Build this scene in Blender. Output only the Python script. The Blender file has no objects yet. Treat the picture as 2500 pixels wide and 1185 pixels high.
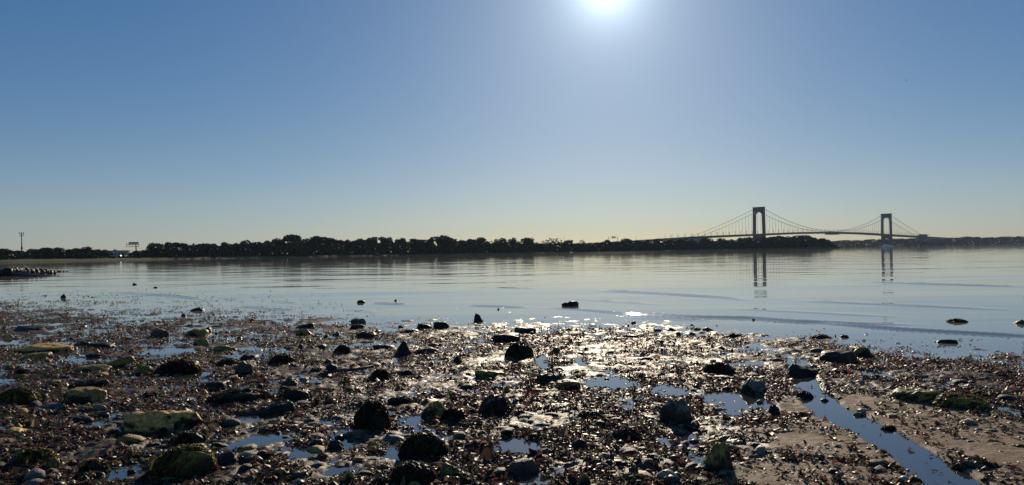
import bpy, math, random
import numpy as np
from mathutils import Vector, Matrix

random.seed(7); rng = np.random.default_rng(11)
S = bpy.context.scene
COL = S.collection
# ------------------------------------------------------------------ camera
W0, H0, FPX = 2500.0, 1185.0, 1900.0
CAMH = 1.6
PITCH = math.atan(23.5 / FPX); ROLL = 0.0150
Fv = Vector((0, math.cos(PITCH), math.sin(PITCH))); R0 = Vector((1, 0, 0)); U0 = R0.cross(Fv)
Uv = U0 * math.cos(ROLL) + R0 * math.sin(ROLL); Rv = R0 * math.cos(ROLL) - U0 * math.sin(ROLL)
cd = bpy.data.cameras.new('camera'); cam = bpy.data.objects.new('camera', cd); COL.objects.link(cam)
cd.sensor_width = 36.0; cd.lens = 36.0 * FPX / W0; cd.clip_start = 0.1; cd.clip_end = 20000
M = Matrix((Rv, Uv, -Fv)).transposed().to_4x4(); M.translation = Vector((0, 0, CAMH)); cam.matrix_world = M
S.camera = cam
# ------------------------------------------------------------------ sky and sun
SUN_EL = math.radians(18.8); SUN_AZ = math.radians(7.2)      # azimuth to the right of +Y
SD = Vector((math.sin(SUN_AZ) * math.cos(SUN_EL), math.cos(SUN_AZ) * math.cos(SUN_EL), math.sin(SUN_EL)))
w = bpy.data.worlds.new('World'); S.world = w; w.use_nodes = True
N = w.node_tree.nodes; L = w.node_tree.links; N.clear()
def nd(t, **k):
    n = N.new(t)
    for a, v in k.items(): setattr(n, a, v)
    return n
out = nd('ShaderNodeOutputWorld'); bg = nd('ShaderNodeBackground'); bg.inputs[1].default_value = 0.10
sky = nd('ShaderNodeTexSky', sky_type='NISHITA', sun_disc=False, sun_elevation=SUN_EL, sun_rotation=SUN_AZ,
         altitude=0, air_density=1.0, dust_density=0.3, ozone_density=4.5)
gam = nd('ShaderNodeGamma'); gam.inputs[1].default_value = 0.68
tint = nd('ShaderNodeMix', data_type='RGBA', blend_type='MULTIPLY'); tint.inputs[0].default_value = 1.0
tint.inputs[7].default_value = (0.885, 1.022, 1.185, 1)
# aureole: light scattered round the sun
tc = nd('ShaderNodeTexCoord'); dot = nd('ShaderNodeVectorMath', operation='DOT_PRODUCT')
dot.inputs[1].default_value = SD
L.new(tc.outputs['Generated'], dot.inputs[0])
def mth(op, a, b=None):
    n = nd('ShaderNodeMath', operation=op)
    for i, v in enumerate((a, b)):
        if v is None: continue
        if isinstance(v, (int, float)): n.inputs[i].default_value = v
        else: L.new(v, n.inputs[i])
    return n.outputs[0]
ang = mth('ARCCOSINE', mth('MINIMUM', dot.outputs['Value'], 1.0))
def lobe(width, amp): return mth('MULTIPLY', mth('EXPONENT', mth('MULTIPLY', ang, -1.0 / math.radians(width))), amp)
glow = mth('ADD', mth('ADD', lobe(1.3, 14.0), lobe(3.4, 5.0)), lobe(9.0, 0.3))
gcol = nd('ShaderNodeMix', data_type='RGBA', blend_type='MULTIPLY'); gcol.inputs[0].default_value = 1.0
gcol.inputs[6].default_value = (0.85, 1.0, 1.0, 1); L.new(glow, gcol.inputs[7])
add = nd('ShaderNodeMix', data_type='RGBA', blend_type='ADD'); add.inputs[0].default_value = 1.0
L.new(sky.outputs[0], gam.inputs[0]); hs = nd('ShaderNodeHueSaturation'); hs.inputs['Saturation'].default_value = 1.42; hs.inputs['Value'].default_value = 0.87
L.new(gam.outputs[0], hs.inputs['Color']); L.new(hs.outputs[0], tint.inputs[6])
sep = nd('ShaderNodeSeparateXYZ'); L.new(tc.outputs['Generated'], sep.inputs[0])
el = mth('ARCSINE', mth('MAXIMUM', sep.outputs[2], 0.0))
band = mth('MULTIPLY', mth('EXPONENT', mth('MULTIPLY', el, -1.0 / math.radians(6.5))), 1.0)
bcol = nd('ShaderNodeMix', data_type='RGBA', blend_type='MULTIPLY'); bcol.inputs[0].default_value = 1.0
bcol.inputs[6].default_value = (1.0, 0.76, 0.64, 1); L.new(band, bcol.inputs[7])
ad2 = nd('ShaderNodeMix', data_type='RGBA', blend_type='ADD'); ad2.inputs[0].default_value = 1.0
L.new(tint.outputs[2], ad2.inputs[6]); L.new(bcol.outputs[2], ad2.inputs[7])
L.new(ad2.outputs[2], add.inputs[6]); L.new(gcol.outputs[2], add.inputs[7])
L.new(add.outputs[2], bg.inputs[0]); L.new(bg.outputs[0], out.inputs[0])
sl = bpy.data.lights.new('sun', 'SUN'); sl.energy = 4.0; sl.angle = math.radians(0.53); sl.color = (1.0, 0.85, 0.64)
so = bpy.data.objects.new('sun', sl); COL.objects.link(so); so.rotation_euler = SD.to_track_quat('Z', 'Y').to_euler()
so.location = SD * 100
S.view_settings.view_transform = 'Standard'; S.view_settings.look = 'None'
S.view_settings.gamma = 1.0; S.view_settings.use_curve_mapping = False; S.view_settings.exposure = 0.0
S.render.engine = 'CYCLES'
S.cycles.use_denoising = True; S.cycles.max_bounces = 6; S.cycles.transparent_max_bounces = 4
S.cycles.sample_clamp_indirect = 6.0; S.cycles.volume_bounces = 0; S.cycles.caustics_reflective = False

# ------------------------------------------------------------------ helpers
def ray(px, py): return (Fv + Rv * ((px - W0 / 2) / FPX) + Uv * ((H0 / 2 - py) / FPX))
def at_depth(px, py, d):
    r = ray(px, py); return Vector((0, 0, CAMH)) + r * (d / r.y)
def hash_(ix, iy, iz, seed):
    h = (ix.astype(np.int64) * 374761393 + iy.astype(np.int64) * 668265263 + iz.astype(np.int64) * 2147483647 + seed * 1274126177) & 0xffffffff
    h = ((h ^ (h >> 13)) * 1274126177) & 0xffffffff
    h = ((h ^ (h >> 16)) * 2246822519) & 0xffffffff
    return ((h ^ (h >> 15)) & 0xffffff) / float(0x7fffff) - 1.0
def noise3(p, seed=0):
    i = np.floor(p).astype(np.int64); f = p - i; u = f * f * f * (f * (f * 6 - 15) + 10)
    r = 0.0
    for a in (0, 1):
        for b in (0, 1):
            for c in (0, 1):
                wt = (u[:, 0] if a else 1 - u[:, 0]) * (u[:, 1] if b else 1 - u[:, 1]) * (u[:, 2] if c else 1 - u[:, 2])
                r = r + wt * hash_(i[:, 0] + a, i[:, 1] + b, i[:, 2] + c, seed)
    return r
def noise2(x, y, seed=0):
    ix = np.floor(x); iy = np.floor(y); fx = x - ix; fy = y - iy
    ux = fx * fx * fx * (fx * (fx * 6 - 15) + 10); uy = fy * fy * fy * (fy * (fy * 6 - 15) + 10)
    z = np.zeros_like(ix)
    h = lambda a, b: hash_(ix + a, iy + b, z, seed)
    return (h(0, 0) * (1 - ux) + h(1, 0) * ux) * (1 - uy) + (h(0, 1) * (1 - ux) + h(1, 1) * ux) * uy
def fbm2(x, y, o=3, seed=0):
    r = 0; a = 1.0; t = 0
    for k in range(o):
        c, s = math.cos(0.6 * k + .3), math.sin(0.6 * k + .3)
        r = r + a * noise2((x * c - y * s) * 2 ** k + 13.7 * k, (x * s + y * c) * 2 ** k + 5.1 * k, seed + k); t += a; a *= 0.5
    return r / t
def fbm3(p, o=3, seed=0):
    r = 0; a = 1.0; t = 0
    for k in range(o): r = r + a * noise3(p * 2 ** k + 7.3 * k, seed + k); t += a; a *= 0.5
    return r / t
def sstep(a, b, x):
    t = np.clip((x - a) / (b - a), 0, 1); return t * t * (3 - 2 * t)
def mesh(name, V, F, mat=None, smooth=False, col=None):
    me = bpy.data.meshes.new(name); V = np.asarray(V, dtype=np.float32); F = np.asarray(F, dtype=np.int32)
    k = F.shape[1]
    me.vertices.add(len(V)); me.vertices.foreach_set('co', V.ravel())
    me.loops.add(F.size); me.loops.foreach_set('vertex_index', F.ravel())
    me.polygons.add(len(F)); me.polygons.foreach_set('loop_start', np.arange(0, F.size, k, dtype=np.int32))
    me.polygons.foreach_set('loop_total', np.full(len(F), k, dtype=np.int32))
    me.polygons.foreach_set('use_smooth', np.full(len(F), smooth, dtype=bool))
    if col is not None:
        a = me.color_attributes.new('Col', 'FLOAT_COLOR', 'POINT')
        c = np.ones((len(V), 4), dtype=np.float32); c[:, :col.shape[1]] = col; a.data.foreach_set('color', c.ravel())
    if mat: me.materials.append(mat)
    me.update(calc_edges=True); return me
def obj(name, me, parent=None, loc=(0, 0, 0), rz=0.0, scale=(1, 1, 1)):
    o = bpy.data.objects.new(name, me); COL.objects.link(o); o.location = loc; o.rotation_euler = (0, 0, rz); o.scale = scale
    if parent: o.parent = parent
    return o
def tag(o, label=None, cat=None, group=None, kind=None):
    for k, v in (('label', label), ('category', cat), ('group', group), ('kind', kind)):
        if v: o[k] = v
    return o
class MB:
    """collects boxes and tubes into one mesh"""
    def __init__(s): s.v = []; s.f = []
    def box(s, c, d, rz=0.0, rx=0.0):
        b = len(s.v); cr, sr = math.cos(rz), math.sin(rz)
        for z in (-.5, .5):
            for x, y in ((-.5, -.5), (.5, -.5), (.5, .5), (-.5, .5)):
                X, Y, Z = x * d[0], y * d[1], z * d[2]
                s.v.append((c[0] + X * cr - Y * sr, c[1] + X * sr + Y * cr, c[2] + Z))
        s.f += [tuple(b + i for i in q) for q in ((3, 2, 1, 0), (4, 5, 6, 7), (0, 1, 5, 4), (1, 2, 6, 5), (2, 3, 7, 6), (3, 0, 4, 7))]
        return s
    def tube(s, pts, r, n=6, cap=True):
        b = len(s.v); pts = [Vector(p) for p in pts]; m = len(pts); rr = r if isinstance(r, (list, tuple)) else [r] * m
        for i, p in enumerate(pts):
            t = (pts[min(i + 1, m - 1)] - pts[max(i - 1, 0)]).normalized()
            a = t.orthogonal().normalized() if abs(t.z) > .9 else Vector((0, 0, 1)).cross(t).normalized(); c = t.cross(a)
            for k in range(n):
                th = 2 * math.pi * k / n; s.v.append(tuple(p + (a * math.cos(th) + c * math.sin(th)) * rr[i]))
        for i in range(m - 1):
            for k in range(n):
                s.f.append((b + i * n + k, b + i * n + (k + 1) % n, b + (i + 1) * n + (k + 1) % n, b + (i + 1) * n + k))
        if cap: s.f.append(tuple(b + k for k in range(n))[::-1]); s.f.append(tuple(b + (m - 1) * n + k for k in range(n)))
        return s
    def prism(s, outline, y0, y1):
        b = len(s.v); n = len(outline)
        for y in (y0, y1):
            for x, z in outline: s.v.append((x, y, z))
        s.f.append(tuple(range(b, b + n))); s.f.append(tuple(range(b + n, b + 2 * n))[::-1])
        for k in range(n): s.f.append((b + k, b + (k + 1) % n, b + n + (k + 1) % n, b + n + k)[::-1])
        return s
    def me(s, name, mat, smooth=False):
        m = bpy.data.meshes.new(name); m.from_pydata(s.v, [], s.f); m.update()
        if mat: m.materials.append(mat)
        if smooth:
            for p in m.polygons: p.use_smooth = True
        return m
    def build(s, name, mat, parent=None, smooth=False): return obj(name, s.me(name, mat, smooth), parent)

# ------------------------------------------------------------------ materials
def material(name):
    m = bpy.data.materials.new(name); m.use_nodes = True; t = m.node_tree
    return m, t.nodes, t.links, t.nodes['Principled BSDF']
def plain(name, c, rough=0.6, spec=0.5, var=0.25, scale=3.0, bump=0.0, metal=0.0):
    m, n, l, b = material(name)
    co = n.new('ShaderNodeTexCoord'); nz = n.new('ShaderNodeTexNoise'); nz.inputs['Scale'].default_value = scale; nz.inputs['Detail'].default_value = 5
    l.new(co.outputs['Object'], nz.inputs['Vector'])
    rp = n.new('ShaderNodeValToRGB'); e = rp.color_ramp.elements
    e[0].position = .3; e[1].position = .72
    e[0].color = tuple(v * (1 - var) for v in c) + (1,); e[1].color = tuple(min(1, v * (1 + var)) for v in c) + (1,)
    l.new(nz.outputs['Fac'], rp.inputs[0]); l.new(rp.outputs[0], b.inputs['Base Color'])
    b.inputs['Roughness'].default_value = rough; b.inputs['Specular IOR Level'].default_value = spec; b.inputs['Metallic'].default_value = metal
    if bump:
        bp = n.new('ShaderNodeBump'); bp.inputs['Distance'].default_value = bump; l.new(nz.outputs['Fac'], bp.inputs['Height']); l.new(bp.outputs[0], b.inputs['Normal'])
    return m
def rock_mat(name, base, top=None, topamt=0.5, rough=0.42):
    """stone with weed / silt colour, or a painted sunlit tone, on its upward faces"""
    m, n, l, b = material(name)
    co = n.new('ShaderNodeTexCoord'); oi = n.new('ShaderNodeObjectInfo'); ad = n.new('ShaderNodeVectorMath'); ad.operation = 'ADD'
    sc = n.new('ShaderNodeVectorMath'); sc.operation = 'SCALE'; sc.inputs['Scale'].default_value = 37.0
    cx = n.new('ShaderNodeCombineXYZ'); l.new(oi.outputs['Random'], cx.inputs[0]); l.new(oi.outputs['Random'], cx.inputs[1])
    l.new(cx.outputs[0], sc.inputs[0]); l.new(co.outputs['Object'], ad.inputs[0]); l.new(sc.outputs[0], ad.inputs[1])
    n1 = n.new('ShaderNodeTexNoise'); n1.inputs['Scale'].default_value = 9; n1.inputs['Detail'].default_value = 6; n1.inputs['Roughness'].default_value = .65; l.new(ad.outputs[0], n1.inputs['Vector'])
    n2 = n.new('ShaderNodeTexNoise'); n2.inputs['Scale'].default_value = 45; n2.inputs['Detail'].default_value = 4; l.new(ad.outputs[0], n2.inputs['Vector'])
    rp = n.new('ShaderNodeValToRGB'); e = rp.color_ramp.elements; e[0].position = .32; e[1].position = .7
    e[0].color = tuple(v * .45 for v in base) + (1,); e[1].color = tuple(min(1, v * 1.5) for v in base) + (1,)
    l.new(n1.outputs['Fac'], rp.inputs[0]); col = rp.outputs[0]
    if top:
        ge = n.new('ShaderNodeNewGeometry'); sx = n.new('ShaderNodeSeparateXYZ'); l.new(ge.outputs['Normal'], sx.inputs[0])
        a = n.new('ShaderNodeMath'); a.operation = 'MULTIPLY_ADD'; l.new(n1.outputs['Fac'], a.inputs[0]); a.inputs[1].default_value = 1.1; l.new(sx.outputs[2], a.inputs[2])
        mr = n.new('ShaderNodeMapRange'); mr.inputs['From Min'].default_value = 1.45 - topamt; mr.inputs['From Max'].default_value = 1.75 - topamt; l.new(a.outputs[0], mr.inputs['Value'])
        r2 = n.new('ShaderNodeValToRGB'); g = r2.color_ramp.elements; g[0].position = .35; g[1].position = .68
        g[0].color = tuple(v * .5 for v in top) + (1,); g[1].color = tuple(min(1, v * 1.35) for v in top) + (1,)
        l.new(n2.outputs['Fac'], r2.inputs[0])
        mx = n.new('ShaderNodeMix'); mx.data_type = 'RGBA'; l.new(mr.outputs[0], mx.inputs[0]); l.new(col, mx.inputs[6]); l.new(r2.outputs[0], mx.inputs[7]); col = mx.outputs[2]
    l.new(col, b.inputs['Base Color'])
    rr = n.new('ShaderNodeMapRange'); rr.inputs['To Min'].default_value = rough - .12; rr.inputs['To Max'].default_value = rough + .25; l.new(n2.outputs['Fac'], rr.inputs['Value']); l.new(rr.outputs[0], b.inputs['Roughness'])
    sm = n.new('ShaderNodeMath'); sm.operation = 'MULTIPLY_ADD'; l.new(n2.outputs['Fac'], sm.inputs[0]); sm.inputs[1].default_value = .4; l.new(n1.outputs['Fac'], sm.inputs[2])
    bp = n.new('ShaderNodeBump'); bp.inputs['Strength'].default_value = .7; bp.inputs['Distance'].default_value = .02; l.new(sm.outputs[0], bp.inputs['Height']); l.new(bp.outputs[0], b.inputs['Normal'])
    b.inputs['Specular IOR Level'].default_value = .20
    return m
def colour_mat(name, rough=.32, spec=.5, trans=False):
    m, n, l, b = material(name)
    a = n.new('ShaderNodeVertexColor'); a.layer_name = 'Col'; l.new(a.outputs[0], b.inputs['Base Color'])
    b.inputs['Roughness'].default_value = rough; b.inputs['Specular IOR Level'].default_value = spec
    if trans:      # thin weed lets some sunlight through
        tr = n.new('ShaderNodeBsdfTranslucent'); g_ = n.new('ShaderNodeGamma'); g_.inputs[1].default_value = .72; l.new(a.outputs[0], g_.inputs[0]); l.new(g_.outputs[0], tr.inputs[0])
        mx = n.new('ShaderNodeMixShader'); mx.inputs[0].default_value = .38; l.new(b.outputs[0], mx.inputs[1]); l.new(tr.outputs[0], mx.inputs[2])
        l.new(mx.outputs[0], n['Material Output'].inputs['Surface'])
    return m
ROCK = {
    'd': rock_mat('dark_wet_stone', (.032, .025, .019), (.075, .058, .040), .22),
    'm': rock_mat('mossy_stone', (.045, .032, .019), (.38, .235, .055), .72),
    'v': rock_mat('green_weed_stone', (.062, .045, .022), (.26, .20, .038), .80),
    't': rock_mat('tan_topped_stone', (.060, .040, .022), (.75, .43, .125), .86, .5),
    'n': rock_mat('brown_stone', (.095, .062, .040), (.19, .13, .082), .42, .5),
    'g': rock_mat('grey_lit_top_stone', (.036, .029, .024), (.23, .185, .14), .58, .4),  # upward faces painted paler as if sunlit, over a dark base
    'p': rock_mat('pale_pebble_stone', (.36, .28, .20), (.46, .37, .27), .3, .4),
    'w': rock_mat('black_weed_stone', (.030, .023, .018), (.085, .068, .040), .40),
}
M_WEED = colour_mat('wet_seaweed', .42, .14, True)
M_PEB = colour_mat('wet_pebbles', .40, .18)
M_LEAF = colour_mat('far_leaves', .7, .15)
M_BARK = plain('bark', (.05, .042, .035), .9, .2)
M_STEEL = plain('bridge_paint', (.030, .042, .055), .55, .4, .12, .05)
M_CONC = plain('concrete', (.24, .23, .22), .85, .3, .15, .05)
M_DARKSTEEL = plain('dark_steel', (.06, .06, .065), .5, .5)
M_WHITE = plain('white_paint', (.78, .78, .76), .45, .5, .05)
M_GLASSD = plain('dark_glass', (.02, .025, .03), .1, .5)
M_WOOD = plain('driftwood', (.07, .052, .038), .6, .4, .5, 14, .01)
M_FEATHER = plain('dark_feathers', (.05, .05, .055), .8, .2)

# ground material: wet mud and sand, colour by position, glossy films
def mud_mat():
    m, n, l, b = material('wet_mud')
    co = n.new('ShaderNodeTexCoord'); at = n.new('ShaderNodeVertexColor'); at.layer_name = 'Col'
    n1 = n.new('ShaderNodeTexNoise'); n1.inputs['Scale'].default_value = 3.2; n1.inputs['Detail'].default_value = 8; n1.inputs['Roughness'].default_value = .68; l.new(co.outputs['Object'], n1.inputs['Vector'])
    n2 = n.new('ShaderNodeTexNoise'); n2.inputs['Scale'].default_value = 38; n2.inputs['Detail'].default_value = 5; n2.inputs['Roughness'].default_value = .7; l.new(co.outputs['Object'], n2.inputs['Vector'])
    rp = n.new('ShaderNodeValToRGB'); e = rp.color_ramp.elements; e[0].position = .30; e[1].position = .70
    e[0].color = (.055, .035, .024, 1); e[1].color = (.185, .122, .080, 1)
    l.new(n1.outputs['Fac'], rp.inputs[0])
    r2 = n.new('ShaderNodeValToRGB'); e = r2.color_ramp.elements; e[0].position = .32; e[1].position = .72
    e[0].color = (.20, .135, .082, 1); e[1].color = (.40, .285, .18, 1); l.new(n2.outputs['Fac'], r2.inputs[0])
    sp = n.new('ShaderNodeSeparateColor'); l.new(at.outputs[0], sp.inputs[0])
    mx = n.new('ShaderNodeMix'); mx.data_type = 'RGBA'; l.new(sp.outputs[0], mx.inputs[0]); l.new(rp.outputs[0], mx.inputs[6]); l.new(r2.outputs[0], mx.inputs[7])
    l.new(mx.outputs[2], b.inputs['Base Color'])
    rr = n.new('ShaderNodeMapRange'); rr.inputs['From Min'].default_value = .3; rr.inputs['From Max'].default_value = .7
    rr.inputs['To Min'].default_value = .34; rr.inputs['To Max'].default_value = .72; l.new(n1.outputs['Fac'], rr.inputs['Value'])
    ra = n.new('ShaderNodeMath'); ra.operation = 'MULTIPLY_ADD'; l.new(sp.outputs[0], ra.inputs[0]); ra.inputs[1].default_value = .25; l.new(rr.outputs[0], ra.inputs[2])
    l.new(ra.outputs[0], b.inputs['Roughness'])
    bp = n.new('ShaderNodeBump'); bp.inputs['Strength'].default_value = .8; bp.inputs['Distance'].default_value = .012; l.new(n2.outputs['Fac'], bp.inputs['Height']); l.new(bp.outputs[0], b.inputs['Normal'])
    b.inputs['Specular IOR Level'].default_value = .14
    return m
M_MUD = mud_mat()
def water_mat(name, body, b1, b2, rough):
    m, n, l, b = material(name)
    ge = n.new('ShaderNodeNewGeometry')
    def nz(scale, sx, sy, rot, det):
        mp = n.new('ShaderNodeMapping'); mp.inputs['Scale'].default_value = (sx, sy, 1); mp.inputs['Rotation'].default_value = (0, 0, rot)
        l.new(ge.outputs['Position'], mp.inputs[0]); t = n.new('ShaderNodeTexNoise'); t.inputs['Scale'].default_value = scale; t.inputs['Detail'].default_value = det
        l.new(mp.outputs[0], t.inputs['Vector']); return t.outputs['Fac']
    h = None; nrm = None
    for (sc, sx, sy, rot, det, dist) in ((1.0, .10, .75, .05, 3, b1), (1.0, 1.0, 3.2, -.08, 2, b2)):
        bp = n.new('ShaderNodeBump'); bp.inputs['Strength'].default_value = 1.0; bp.inputs['Distance'].default_value = dist
        l.new(nz(sc, sx, sy, rot, det), bp.inputs['Height'])
        if nrm: l.new(nrm, bp.inputs['Normal'])
        nrm = bp.outputs[0]
    l.new(nrm, b.inputs['Normal'])
    b.inputs['Base Color'].default_value = tuple(body) + (1,); b.inputs['Roughness'].default_value = rough; b.inputs['IOR'].default_value = 1.72
    b.inputs['Specular IOR Level'].default_value = .5
    return m
M_SEA = water_mat('sea_water', (.32, .285, .22), .009, .0010, .03)
M_FILM = water_mat('tide_pool_water', (.05, .05, .045), .0004, .0004, .02)

# ------------------------------------------------------------------ beach relief
SX = np.array([-90, -40, -25, -17, -11.5, -7, -4.6, -2.2, 0, 2, 3.6, 5.0, 5.6, 6.3, 8, 12, 40, 90.])
SY = np.array([46, 40, 34, 26.5, 21.5, 20.0, 17.6, 16.2, 16.4, 15.6, 14.6, 13.0, 11.0, 9.2, 7.4, 6.4, 5.5, 5.])
def base_z(x, y):
    ys = 0
    for k in (-.9, -.45, 0, .45, .9): ys = ys + np.interp(x + k, SX, SY) / 5
    s = ys - y
    return np.where(s > 0, .17 * (1 - np.exp(-.011 * np.maximum(s, 0) / .17)), -.45 * (1 - np.exp(.008 * np.minimum(s, 0) / .45))), s
def ground_pt(px, py, dz=0.0):
    r = ray(px, py); z = 0.0
    for _ in range(8):
        t = (z + dz - CAMH) / r.z; x, y = r.x * t, r.y * t
        z = max(0.0, float(base_z(np.array([x]), np.array([y]))[0][0]))
    return Vector((x, y, z))
POOLS = []   # world ellipses (cx, cy, a, b)
for (x0, x1, y0, y1) in ((1425, 1548, 920, 946), (1602, 1672, 942, 970), (1728, 1874, 958, 1000), (1752, 1818, 1002, 1020), (1308, 1337, 866, 898), (1404, 1432, 873, 895),
                         (1215, 1312, 1062, 1106), (1690, 1740, 1108, 1158), (238, 335, 1128, 1184), (962, 1048, 1012, 1042), (1250, 1335, 1152, 1186), (242, 292, 1000, 1036),
                         (560, 650, 1008, 1034), (700, 765, 1092, 1128), (532, 578, 1082, 1112), (920, 960, 1000, 1030), (935, 975, 1090, 1120), (1140, 1180, 1005, 1020),
                         (430, 520, 905, 930), (330, 480, 848, 868), (170, 240, 1030, 1050), (580, 620, 935, 950), (1085, 1130, 1030, 1052), (2110, 2170, 905, 925), (1500, 1560, 985, 1000), (2430, 2500, 985, 1018)):
    c = ground_pt((x0 + x1) / 2, (y0 + y1) / 2); e = ground_pt(x1, (y0 + y1) / 2); n_, f_ = ground_pt((x0 + x1) / 2, y1), ground_pt((x0 + x1) / 2, y0)
    POOLS.append((c.x, (n_.y + f_.y) / 2, abs(e.x - c.x) * (1.12 if x0 > 1100 else .85), abs(f_.y - n_.y) / 2 * (1.15 if x0 > 1100 else .85)))
CHAN = []    # centre line of the drain channel with half widths
for (l_, r_) in (((1925, 880), (1965, 880)), ((1940, 925), (1985, 925)), ((1958, 955), (2008, 955)), ((1975, 990), (2045, 990)), ((2010, 1020), (2110, 1020)), ((2080, 1050), (2172, 1050)), ((2145, 1088), (2236, 1088)), ((2205, 1125), (2298, 1125)), ((2250, 1168), (2368, 1168)), ((2290, 1210), (2420, 1210))):
    a, b_ = ground_pt(*l_), ground_pt(*r_); CHAN.append(((a.x + b_.x) / 2, (a.y + b_.y) / 2, (b_ - a).length / 2 * 1.22))
SANDP = [ground_pt(*p) for p in ((2060, 1000), (2140, 1036), (2220, 1070), (2290, 1120), (2380, 1180), (2500, 1260), (2800, 1200), (2620, 1060), (2440, 1020), (2300, 1000), (2180, 985))]
SANDC = [ground_pt(*p) for p in ((2240, 1040), (2380, 1090), (2480, 1150), (2150, 1010), (1960, 1060), (2030, 1090), (1930, 1170), (2050, 1170))]
def pool_r(x, y):
    wob = .30 * fbm2(x * 2.6, y * 2.6, 3, 40)
    r = np.full(x.shape, 9.0)
    for cx, cy, a, b_ in POOLS:
        near = (np.abs(x - cx) < a * 2.2) & (np.abs(y - cy) < b_ * 2.2)
        if near.any(): r[near] = np.minimum(r[near], np.sqrt(((x[near] - cx) / a) ** 2 + ((y[near] - cy) / b_) ** 2) + wob[near])
    for (x0, y0, w0), (x1, y1, w1) in zip(CHAN[:-1], CHAN[1:]):
        near = (x > min(x0, x1) - 1.2) & (x < max(x0, x1) + 1.2) & (y > min(y0, y1) - 1.2) & (y < max(y0, y1) + 1.2)
        if not near.any(): continue
        dx, dy = x1 - x0, y1 - y0; t = np.clip(((x[near] - x0) * dx + (y[near] - y0) * dy) / (dx * dx + dy * dy), 0, 1)
        d = np.hypot(x[near] - x0 - t * dx, y[near] - y0 - t * dy) / (w0 + (w1 - w0) * t)
        r[near] = np.minimum(r[near], d + .6 * wob[near])
    return r
def sand_mask(x, y):
    m = np.zeros(x.shape)
    for i, p in enumerate(SANDC):
        m = np.maximum(m, np.exp(-(((x - p.x) / (.95 if i < 4 else .5)) ** 2 + ((y - p.y) / (.95 if i < 4 else .45)) ** 2)))
    return sstep(.28, .62, m + .25 * fbm2(x * 2, y * 2, 3, 77))
def ground_z(x, y, full=False):
    bz, s = base_z(x, y); sm = sand_mask(x, y)
    n1 = fbm2(x * 1.1, y * 1.1, 3, 1); n2 = fbm2(x * 4.3, y * 4.3, 3, 5); n3 = np.abs(fbm2(x * 12, y * 12, 2, 9)); n4 = noise2(x * 34, y * 34, 12)
    left = sstep(-1.0, -6.0, x)
    n = -.003 - .011 * left * sstep(7.0, 11.0, y) + .030 * n1 + .036 * n2 + .032 * (.42 - n3) + .006 * n4
    n = n * (1 - .75 * sm) + .016 * sm
    r = pool_r(x, y); k = sstep(1.28, .74, r)
    rim = np.exp(-((r - 1.2) / .22) ** 2) * .005
    n = n + rim; n = n * (1 - k) + (-.035) * k
    z = bz + n
    return (z, bz, s, sm) if full else z
FILM_OFF = -.004
def surf_z(x, y):
    z, bz, s, sm = ground_z(x, y, True)
    return np.maximum(np.maximum(z, bz + FILM_OFF), 0.0), z, bz, s, sm
def fan(ys, ncol, half, extra):
    u = np.linspace(-1, 1, ncol); X = []
    for y in ys:
        h = half * max(y, 3.0) + .8
        X.append(np.concatenate([-h - np.array(extra[::-1]), u * h, h + np.array(extra)]))
    X = np.array(X); Y = np.repeat(np.array(ys)[:, None], X.shape[1], 1)
    nr, nc = X.shape; i = np.arange(nr * nc).reshape(nr, nc)
    F = np.stack([i[:-1, :-1], i[:-1, 1:], i[1:, 1:], i[1:, :-1]], -1).reshape(-1, 4)
    return X.ravel(), Y.ravel(), F
ys = list(np.linspace(-40, 3, 24)[:-1]); y = 3.0
while y < 21: ys.append(y); y *= 1.0034
while y < 38: ys.append(y); y *= 1.008
while y < 90: ys.append(y); y *= 1.03
X, Y, F = fan(ys, 570, .74, (.3, 1, 3, 8, 20, 50))
Z, _, _, sm = ground_z(X, Y, True)
g = obj('mudflat', mesh('mudflat', np.stack([X, Y, Z], 1), F, M_MUD, True, np.stack([sm, sm, sm], 1))); tag(g, kind='structure')
ys = list(np.arange(-20, 45, .35)); X, Y, F = fan(ys, 90, .74, (.3, 1, 3, 8))
bz, _ = base_z(X, Y)
tag(obj('tide_pools', mesh('tide_pools', np.stack([X, Y, bz + FILM_OFF], 1), F, M_FILM, True)), kind='structure')

# ------------------------------------------------------------------ sea
RIDGES = []
for pts, amp, sig in (
    (((1290, 751), (1420, 757), (1520, 766), (1700, 775), (1830, 777), (1950, 786), (2100, 791), (2300, 796)), .052, .20),
    (((1930, 785), (2060, 795), (2200, 806), (2350, 815), (2500, 823), (2700, 835)), .046, .17),
    (((1130, 746), (1210, 748), (1300, 752)), .030, .22), (((820, 756), (880, 760), (930, 765)), .012, .2), (((560, 748), (640, 754), (740, 760)), .022, .2),
    (((250, 712), (320, 718), (420, 724), (550, 737)), .034, .25), (((330, 730), (400, 738), (450, 743)), .011, .2), (((1500, 775), (1650, 782), (1760, 786)), .012, .12),
    (((1440, 709), (1600, 717), (1750, 726), (1880, 738)), .045, .55), (((1380, 728), (1480, 735), (1640, 745)), .016, .35), (((2080, 690), (2300, 695), (2560, 702)), .035, .7),
    (((1900, 733), (2200, 745), (2540, 760)), .018, .4), (((1750, 752), (2000, 764), (2250, 776)), .012, .3), (((900, 740), (1000, 744)), .026, .25), (((640, 736), (740, 742)), .012, .25), (((1200, 704), (1330, 707)), .016, .35)):
    P = [ground_pt(*p) for p in pts]; RIDGES.append((np.array([p.x for p in P]), np.array([p.y for p in P]), amp, sig))
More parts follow.
